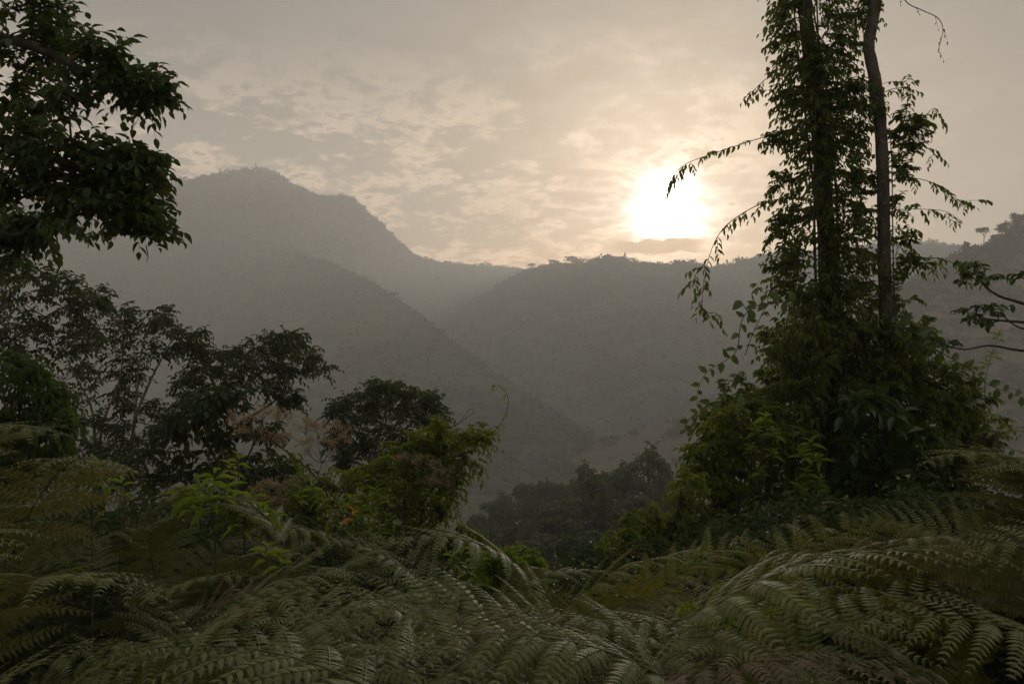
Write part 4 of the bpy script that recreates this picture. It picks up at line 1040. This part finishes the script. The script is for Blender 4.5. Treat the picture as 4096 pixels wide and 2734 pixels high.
def frond_mesh(seed, stalk, blade, lean0, lean1, npin, Lp, droop):
    """bracken frond: stalk from the origin, arching over towards +Y.  returns blade, rachis MB and apex"""
    r = np.random.default_rng(seed)
    n = 60; s = np.linspace(0, 1, n); tot = stalk + blade; sb = stalk / tot
    ph = np.where(s < sb, lean0 * (s / sb) ** 1.5, lean0 + (lean1 - lean0) * ((s - sb) / (1 - sb)) ** .75)
    ds = tot / (n - 1)
    bend = r.uniform(-.25, .25)
    T = np.stack([np.sin(ph) * np.sin(bend * s), np.sin(ph) * np.cos(bend * s), np.cos(ph)], -1)
    C = np.concatenate([[[0, 0, 0]], np.cumsum((T[1:] + T[:-1]) / 2 * ds, 0)])
    lf, st = MB(), MB(); rc = lf
    k = int(sb * n) + 2
    low = np.concatenate([[C[0] - UP * .3], C[:k]])
    tubes(st, low, np.linspace(.0075, .0055, len(low)), 6)
    tubes(rc, C[k - 1:], np.linspace(.0042, .0010, n - k + 1), 5, .35)
    for i in range(npin):
        q = (i + .3) / npin
        sp = sb + (1 - sb) * (.02 + .96 * q ** .92)
        x = sp * (n - 1); j = min(int(x), n - 2); u = x - j
        p0 = C[j] * (1 - u) + C[j + 1] * u; t0 = nrm(T[j])
        ln = Lp * (1 - q) ** .85 * (.82 + .18 * min(1, q * 5)) + .025
        for sg in (-1, 1):
            sid = nrm(np.cross(t0, UP)) * sg; up = nrm(np.cross(np.cross(t0, UP), t0))
            al = math.radians(r.uniform(58, 74)) * (1 - .25 * q)
            a0 = nrm(sid * math.sin(al) + t0 * math.cos(al) + up * r.uniform(.0, .22) + r.normal(0, .07, 3))
            m = 12; w = np.linspace(0, 1, m)[:, None]; L = ln * r.uniform(.85, 1.1)
            ax = p0 + a0 * L * w - UP * (droop * r.uniform(.6, 1.4) * L * w ** 2) + t0 * (.10 * L * w ** 2)
            tubes(rc, ax, np.linspace(.0016, .0006, m) * (.5 + L), 3, .45)
            nm = max(5, int(L / (.026 if Lp > .54 else .019))); nm = min(nm, 24)
            qq = (np.arange(nm) + .5) / nm
            idx = qq * (m - 1); jj = np.minimum(idx.astype(int), m - 2); uu = (idx - jj)[:, None]
            P = ax[jj] * (1 - uu) + ax[jj + 1] * uu
            tt = nrm(ax[jj + 1] - ax[jj])
            N = up - tt * (tt @ up)[:, None]; N = nrm(N)
            for s2 in (-1, 1):
                pp = np.cross(N, tt) * s2
                D = tt * .5 + pp * .87 - UP * .12 + N * .06 + r.normal(0, .05, P.shape)
                le = L * (.150 if Lp > .54 else .135) * (1 - qq) ** .65 * np.minimum(1, .62 + qq * 3) + .010
                add_leaves(lf, COMB, P, D, N + r.normal(0, .10, P.shape), le * r.uniform(.9, 1.1, nm), np.minimum(le * .52, L / nm * 1.02 + .002), np.clip(r.normal(.5, .14, nm) + (.15 if r.random() > .85 else 0), 0, .97))
    ap = C[np.argmax(C[:, 2])]
    return lf, st, rc, ap, C


FR = []
SPEC = [(.62, 1.05, .30, 1.75, 16, .42, .28), (.70, 1.15, .22, 1.60, 14, .46, .22), (.55, 1.10, .45, 2.05, 13, .44, .34), (.66, 1.25, .28, 1.85, 15, .48, .30), (.60, .95, .35, 1.45, 13, .40, .18),
        (.72, 1.05, .18, 2.15, 13, .44, .30), (.58, 1.20, .40, 1.65, 14, .50, .24), (.64, .90, .25, 1.90, 12, .38, .36), (.70, .90, .25, 1.65, 12, .42, .20), (.60, 1.35, .35, 1.95, 16, .46, .30),
        # bigger, coarser fronds for the ferns nearest the camera
        (.62, 1.45, .32, 1.70, 13, .60, .26), (.66, 1.55, .25, 1.85, 14, .62, .32), (.58, 1.35, .42, 1.60, 12, .58, .22), (.70, 1.60, .30, 2.0, 14, .64, .34), (.64, 1.40, .36, 1.50, 12, .56, .20)]
for k, sp in enumerate(SPEC):
    lf, st, rc, ap, C = frond_mesh(300 + k, *sp)
    var = {}
    for key, mat in (('g', M_FERNG), ('y', M_FERNY), ('d', M_FERND), ('b', M_FERNB)):
        var[key] = lf.mesh('frond', mat)
    FR.append((var, st.mesh('stalk', M_STIPE, smooth=True), None, ap, C))


def frond_obj(parent, k, key, pos, yaw, s, tilt):
    var, st, rc, ap, C = FR[k]
    o = bpy.data.objects.new('frond', var[key]); COL.objects.link(o); o.parent = parent
    o.location = pos; o.rotation_euler = (tilt[0], tilt[1], yaw); o.scale = (s, s, s)
    for nm, me in (('stalk', st),):
        c = bpy.data.objects.new(nm, me); COL.objects.link(c); c.parent = o
    return o


TONE = {'g': 'grey-green', 'y': 'olive', 'd': 'dark green', 'b': 'withered brown'}
FERNS = []      # (px, py, Y of the arch top, yaw in degrees: 90 leans left, -90 right, 180 towards us; key, number of fronds, row)


def fern(px, py, Y, yaw, key, nf, row, kk=None):
    FERNS.append((px, py, Y, yaw, key, nf, row, kk))


# a few withered ones between them
for a in [(30, 655, 2.2, -80, 'b', 2), (268, 572, 4.2, -70, 'b', 2), (560, 640, 2.9, -85, 'b', 2), (672, 590, 4.6, 80, 'b', 2), (850, 566, 4.2, 90, 'b', 2), (880, 676, 2.2, -80, 'b', 2)]:
    fern(*a, 'withered scatter')
# tall ferns at the left edge
for a in [(4, 424, 3.6, -75, 'g', 4, 3), (30, 434, 3.7, -80, 'g', 4, 1), (62, 450, 4.0, -85, 'd', 4, 6), (88, 472, 4.3, -100, 'd', 4, 3), (20, 470, 3.2, -110, 'g', 3), (95, 505, 4.2, -75, 'd', 3), (130, 486, 5.0, -60, 'd', 3), (170, 500, 5.2, 80, 'd', 3), (215, 492, 5.6, -80, 'd', 2), (255, 515, 6.0, 90, 'd', 3), (205, 525, 4.8, -100, 'd', 3)]:
    fern(*a[:6], 'tall left bank', *a[6:])
# third row: the crest of the fern bed against the bushes
for a in [(300, 545, 5.6, 100, 'g', 3), (340, 540, 5.2, 70, 'g', 3), (385, 527, 5.0, 95, 'g', 3), (405, 540, 4.8, -85, 'g', 4), (440, 555, 4.8, -80, 'g', 3), (455, 588, 4.7, -100, 'g', 2), (262, 560, 4.6, -90, 'g', 3),
          (550, 612, 5.0, 95, 'd', 2), (585, 570, 5.0, -80, 'g', 3), (620, 588, 5.0, 85, 'g', 3), (650, 600, 4.8, 80, 'g', 3), (505, 628, 4.4, -85, 'd', 2),
          (712, 592, 5.2, -70, 'y', 3), (748, 562, 5.4, 85, 'y', 3), (782, 530, 5.5, -80, 'y', 3), (820, 512, 5.4, 95, 'y', 3), (860, 512, 5.4, -85, 'y', 3), (900, 518, 5.2, 80, 'y', 3), (790, 548, 5.0, 100, 'y', 3), (845, 540, 4.8, -95, 'y', 4), (890, 552, 4.6, 90, 'y', 3), (935, 535, 4.8, -80, 'y', 3)]:
    fern(*a, 'back row')
# tall ferns at the right edge
for a in [(940, 458, 4.3, 80, 'g', 4, 1), (965, 446, 4.2, 85, 'g', 4, 3), (995, 446, 4.0, 80, 'g', 4, 11), (1018, 456, 3.8, 95, 'g', 4, 6), (960, 486, 3.9, 100, 'g', 4, 10), (1000, 498, 3.6, 80, 'g', 4, 12), (935, 506, 4.4, 90, 'd', 3, 4), (1022, 520, 3.4, 85, 'g', 3, 13)]:
    fern(*a[:6], 'tall right bank', *a[6:])
# middle row
for a in [(15, 530, 2.9, -100, 'g', 3), (70, 548, 3.0, -80, 'g', 3), (120, 575, 3.2, -90, 'd', 3), (165, 560, 3.9, -75, 'd', 3), (200, 590, 3.4, 85, 'g', 3), (235, 580, 3.9, -80, 'g', 3), (285, 590, 3.6, 90, 'g', 3), (330, 580, 3.8, -85, 'g', 3), (365, 598, 3.4, 95, 'g', 4), (410, 600, 3.3, -80, 'g', 4), (455, 612, 3.3, -90, 'g', 3), (505, 632, 3.2, 90, 'g', 3),
          (545, 622, 3.6, -85, 'd', 3), (590, 615, 3.4, 85, 'g', 3), (640, 618, 3.5, -70, 'd', 3), (690, 620, 3.8, 90, 'y', 3), (730, 588, 4.0, -85, 'y', 3), (775, 580, 3.8, 85, 'y', 3), (825, 582, 3.6, -80, 'y', 3), (870, 590, 3.5, 95, 'y', 3), (915, 590, 3.4, -85, 'd', 3), (965, 560, 3.3, 80, 'g', 3), (1010, 575, 3.1, 90, 'd', 3)]:
    fern(*a, 'middle row')
# front row
for a in [(10, 610, 2.3, -85, 'g', 3), (60, 640, 2.3, 95, 'd', 3), (110, 640, 2.4, -80, 'd', 3), (160, 648, 2.4, -90, 'g', 3), (210, 655, 2.3, 80, 'g', 3), (265, 650, 2.5, -85, 'g', 3), (320, 640, 2.6, 90, 'g', 3), (370, 655, 2.4, -75, 'd', 3), (420, 650, 2.5, -95, 'g', 3), (470, 660, 2.4, 85, 'g', 3), (525, 668, 2.4, -85, 'd', 3), (575, 664, 2.4, 90, 'd', 3),
          (612, 640, 2.5, 60, 'g', 3), (665, 662, 2.3, -85, 'g', 3), (715, 650, 2.6, 90, 'd', 3), (765, 646, 2.6, -80, 'g', 3), (820, 648, 2.5, 85, 'g', 3), (870, 640, 2.6, -90, 'd', 3), (920, 640, 2.5, 80, 'g', 3), (970, 632, 2.5, -80, 'g', 3), (1015, 640, 2.4, 85, 'g', 3)]:
    fern(*a, 'front row')
seen = {}
FERNS.sort(key=lambda f: f[0])
for px, py, Y, yaw, key, nf, row, kk in FERNS:
    i = seen.get(row, 0); seen[row] = i + 1
    side = 'right' if yaw < 0 else 'left'
    near = row in ('front row', 'middle row') or (row == 'back row' and key == 'g' and px < 480)
    k = int(rng.integers(10, 15) if near else rng.integers(0, 10)) if kk is None else kk
    var, st, rc, ap, C = FR[k]
    yw = math.radians(yaw + rng.uniform(-22, 22) + (rng.uniform(0, 40) if yaw > 0 else -rng.uniform(0, 40)))
    A = at(px, py, Y)
    d = np.array([-math.sin(yw), math.cos(yw)])
    # the fern stands on the ground below; its size follows from the height of the arch top
    b = A[:2].copy()
    for _ in range(3):
        gz0 = float(ground_z(b[0], b[1])); s = np.clip((A[2] - gz0) / ap[2], .55, 1.9); b = A[:2] - d * ap[1] * s
    gz0 = float(ground_z(b[0], b[1]))
    e = thing('fern', (b[0], b[1], A[2] - ap[2] * s if s in (.55, 1.9) else gz0),
              f'{TONE[key]} fern arching {side}, {ordinal(i)} in the {row} of ferns', 'fern', 'ferns of the fern bed')
    for q in range(nf if row.startswith('tall') else max(2, nf - 1)):
        kq = k if q == 0 else int(rng.integers(10, 15) if near else rng.integers(0, 10))
        sq = s if q == 0 else s * rng.uniform(.5, .9) * ap[2] / FR[kq][3][2]
        yq = yw if q == 0 else yw + rng.choice([-1, 1]) * rng.uniform(.6, 2.6)
        frond_obj(e, kq, key, (0, 0, 0) if q == 0 else (rng.normal(0, .1), rng.normal(0, .1), 0), yq, sq, (rng.normal(0, .10), rng.normal(0, .20)))
# ------------------------------------------------------------------ saplings, leaf tufts and undergrowth


def sapling(pts, Y, label, tufts, mat=M_BRIGHT, ll=.15, lw=.045, n=7, cat='sapling', name='sapling', tm=LEAF_LANCE, ldroop=.25, r=.006, group='bright green saplings among the ferns', tint=.6):
    """stem with whorls of pointed leaves; tufts are (px, py) of the whorls"""
    st, lf = MB(), MB()
    line = smooth_line(P3(pts, Y), 30); b = line[0].copy(); b[2] = float(ground_z(b[0], b[1]))
    line = np.concatenate([[b - UP * .1], line]); tubes(st, line, np.linspace(r, r * .5, 31), 5)
    for px, py in tufts:
        c = at(px, py, Y * rng.uniform(.97, 1.03))
        j = int(np.argmin(np.linalg.norm(line[4:] - (c - UP * .08), axis=1))) + 4
        q = smooth_line([line[j], (line[j] + c) / 2 - UP * .03, c], 8); tubes(st, q, np.linspace(r * .55, r * .4, 8), 4)
        a = np.arange(n) * 2.4 + rng.uniform(0, 6); lv = np.arange(n) / n
        D = np.stack([np.cos(a), np.sin(a), 1.0 - 1.25 * lv - ldroop * .3], -1) + rng.normal(0, .1, (n, 3))
        P = c - UP * (.10 * lv)[:, None]
        s = rng.uniform(.8, 1.15, n) * (.65 + .45 * lv)
        add_leaves(lf, tm, P, D, UP + rng.normal(0, .15, (n, 3)), ll * s, lw * s, np.clip(rng.normal(tint, .18, n), 0, .95))
    e = thing(name, b, label, cat, group)
    st.build('stem', M_TWIG, e, True); lf.build('leaves', mat, e)


sapling([(92, 500), (94, 480), (96, 468)], 4.6, 'bright sapling with upright pointed leaves beside the tall left ferns', [(95, 463), (88, 476), (104, 472)], ll=.13)
sapling([(120, 500), (121, 488), (122, 482)], 4.8, 'single low tuft of yellow-green leaves right of the upright-leaved sapling', [(122, 481)], n=6, ll=.10)
sapling([(215, 545), (212, 510), (214, 480)], 5.2, 'branching sapling with long drooping bright leaves, left of the dry flower plants', [(198, 484), (214, 472), (226, 486), (190, 498), (210, 496), (232, 498), (180, 490)], ll=.17, ldroop=.9)
sapling([(245, 550), (244, 520), (246, 500)], 5.4, 'spreading sapling with arching leaves right of the branching one', [(236, 500), (252, 494), (262, 506), (246, 512), (272, 514), (228, 512)], ll=.17, ldroop=.9)
sapling([(238, 480), (239, 466), (238, 460)], 6.0, 'small star-shaped leaf tuft on a thin stem above the spreading sapling', [(238, 455), (230, 462)], n=6, ll=.11)
sapling([(268, 560), (266, 548)], 4.6, 'low tuft of pale green leaves under the spreading sapling', [(266, 545), (280, 552)], n=6, ll=.12)
sapling([(286, 545), (287, 532)], 5.6, 'little sapling with two yellowish leaves in front of the slanting stem', [(288, 528)], n=4, ll=.14, tint=.85)
sapling([(356, 525), (354, 514)], 7.6, 'pair of bright orange leaves beside the slanting bare stem', [(354, 511)], mat=M_ORANGE, n=4, ll=.17, lw=.05, name='orange_leaf_sprig', cat='sprig', group=None)
sapling([(300, 520), (300, 500), (304, 470)], 8.0, 'thin sapling with light leaves under the right dry flower heads', [(304, 466), (296, 478), (312, 482), (300, 494)], n=6, ll=.12)
sapling([(340, 545), (345, 520), (352, 500)], 7.6, 'leafy sapling in front of the vine shrub, left of its pale stem', [(352, 496), (340, 506), (362, 508), (332, 518), (350, 520), (368, 524), (324, 500)], n=7, ll=.12, ldroop=.6)
sapling([(384, 545), (382, 520), (376, 500)], 8.4, 'yellow-green sapling just left of the pale stem of the vine shrub', [(376, 488), (364, 478), (388, 496), (372, 508), (392, 516), (380, 528)], n=7, ll=.13, ldroop=.6)
sapling([(455, 580), (458, 560), (462, 545)], 6.2, 'sapling with oval leaves hanging at the right foot of the vine shrub', [(462, 538), (474, 548), (452, 552), (482, 552), (466, 562)], tm=LEAF_OVAL, ll=.11, lw=.06, ldroop=1.2)
sapling([(815, 545), (812, 510), (810, 455)], 11.5, 'tall sapling with paired bright leaves in front of the vine mound', [(810, 440), (802, 452), (820, 456), (806, 470), (818, 478), (800, 486), (824, 492)], ll=.22, lw=.07, group='bright saplings before the vine mound')
sapling([(760, 540), (762, 480), (765, 430)], 11.6, 'pale-tipped sapling at the left front of the vine mound', [(765, 415), (756, 428), (774, 430), (752, 446), (772, 450), (760, 470)], ll=.20, lw=.065, group='bright saplings before the vine mound')
sapling([(700, 580), (692, 570), (690, 562)], 7.0, 'cluster of large hanging oval leaves between shrub foot and olive ferns', [(684, 560), (694, 556), (700, 566), (678, 568)], mat=M_BIG, tm=LEAF_OVAL, ll=.20, lw=.10, ldroop=1.6, n=6, tint=.75, group=None)
sapling([(985, 380), (990, 360), (995, 345)], 12.8, 'thin sprig with small star tufts rising at the right shoulder of the mound', [(992, 352), (998, 334), (986, 362)], n=6, ll=.16, lw=.05, group=None)
sapling([(850, 560), (848, 520), (846, 500)], 10.5, 'heart-leaved climber sprig low on the front of the vine mound', [(846, 498), (850, 512), (840, 522), (856, 526), (846, 536)], tm=LEAF_OVAL, ll=.14, lw=.10, n=5, tint=.7, group=None)
# grass-like shoots among the ferns
for i, (px, py, Y, lab) in enumerate([(243, 610, 3.0, 'single broad pale leaf blade hanging among the left ferns'), (442, 560, 4.6, 'small dark leaf blade over the crest of the grey-green ferns')]):
    sapling([(px, py + 25), (px, py - 4)], Y, lab, [(px, py - 6)], mat=M_GROVE, tm=LEAF_LANCE, n=2, ll=.13, lw=.045, ldroop=3, name='leaf_blade', cat='leaf blade', group=None, r=.003)
# young unrolling fern, bright green
st = MB(); lf = MB(); Y = 3.0
b = at(738, 700, Y); b[2] = float(ground_z(b[0], b[1]))
line = smooth_line([b, at(738, 660, Y), at(740, 628, Y), at(752, 606, Y), at(765, 596, Y)], 30); tubes(st, line, np.linspace(.006, .003, 30), 6)
for a in [[(740, 628), (722, 620), (705, 610), (690, 606), (680, 607)], [(743, 620), (728, 618), (715, 622)], [(746, 615), (770, 612), (795, 606), (815, 607)], [(752, 606), (742, 594), (728, 590), (715, 590)], [(760, 599), (780, 594), (792, 590)], [(748, 611), (740, 606), (730, 606)]]:
    q = smooth_line(P3(a, Y), 30) + rng.normal(0, .002, (30, 3)); tubes(st, q, np.linspace(.003, .001, 30), 4)
    for s_ in (-1, 1):
        T = nrm(np.gradient(q, axis=0)); D = T * .4 + np.array([0, 0, s_ * .8]) + rng.normal(0, .25, T.shape)
        add_leaves(lf, COMB, q[3:], D[3:], np.array([.2, -1, .5]) + rng.normal(0, .3, (27, 3)), rng.uniform(.018, .032, 27), .010, rng.uniform(.5, .9, 27))
e = thing('young_fern', b, 'young yellow-green fern still unrolling, among darker ferns at lower right', 'fern')
st.build('stalk', M_BRIGHT, e, True); lf.build('frond', M_BRIGHT, e)

# compact bright bush in the gap between the fern banks
grove('leafy_bush', (505, 625), [[(505, 620), (500, 595), (495, 575)], [(505, 620), (520, 590), (525, 570)]],
      [(500, 560, 14, 7), (518, 558, 14, 7), (486, 572, 16, 8), (508, 572, 18, 9), (528, 570, 14, 8), (480, 588, 16, 8), (502, 590, 22, 9), (528, 588, 18, 8), (492, 606, 20, 8), (518, 606, 22, 8)],
      6.4, 'compact bright green bush in the gap between the two fern banks', 'bush', M_BRIGHT, M_TWIG, ll=.055, lw=.020, nsub=14, nspr=5, r0=.008, L=.12, k=8, tint=.35, ldroop=.2, up=.95, br=.004)
shoot('climbing_tendril', [(515, 560), (522, 552), (530, 552), (528, 545), (520, 540)], 6.3, 'fine curling tendril over the compact bright bush', 'tendril', M_BRIGHT, .003, 4, .04, 3, .03, .012, LEAF_LANCE)

# low growth between the ferns and down the slope: nobody could count it
n = 1500
y = 26 + 36 * rng.random(n) ** 1.3; x = rng.uniform(-.85, .85, n) * (y + 1)
P = np.stack([x, y, ground_z(x, y)], -1)
S = rng.uniform(.5, 1.0, n)
m = MB(); scatter(m, T_MD, P + UP * S[:, None] * .25, S * .9, S * 1.1)
n = 16000
y = 6.5 + 21 * rng.random(n) ** 1.2; x = rng.uniform(-.85, .85, n) * (y + 1)
P = np.stack([x, y, ground_z(x, y) + rng.random(n) ** 1.6 * .55], -1)
sprays(m, None, P, rng.normal(0, .6, (n, 3)) + UP * .6, rng.uniform(.2, .5, n), 6, rng.uniform(.09, .16, n), .055, LEAF_SMALL, droop=.4, ldroop=.3, tint=rng.uniform(.2, .8, n))
tag(m.build('slope_undergrowth', M_DARKB), kind='stuff')
n = 9000
y = 1.2 + 7.5 * rng.random(n); x = rng.uniform(-.85, .85, n) * (y + .8)
P = np.stack([x, y, ground_z(x, y) + rng.uniform(.0, .5, n) ** 1.5], -1)
m = MB(); sprays(m, None, P, rng.normal(0, .6, (n, 3)) + UP * .7, rng.uniform(.15, .4, n), 5, rng.uniform(.06, .13, n), .035, LEAF_SMALL, droop=.5, ldroop=.3, tint=rng.uniform(.1, .7, n))
tag(m.build('fern_floor_growth', M_DARKB), kind='stuff')
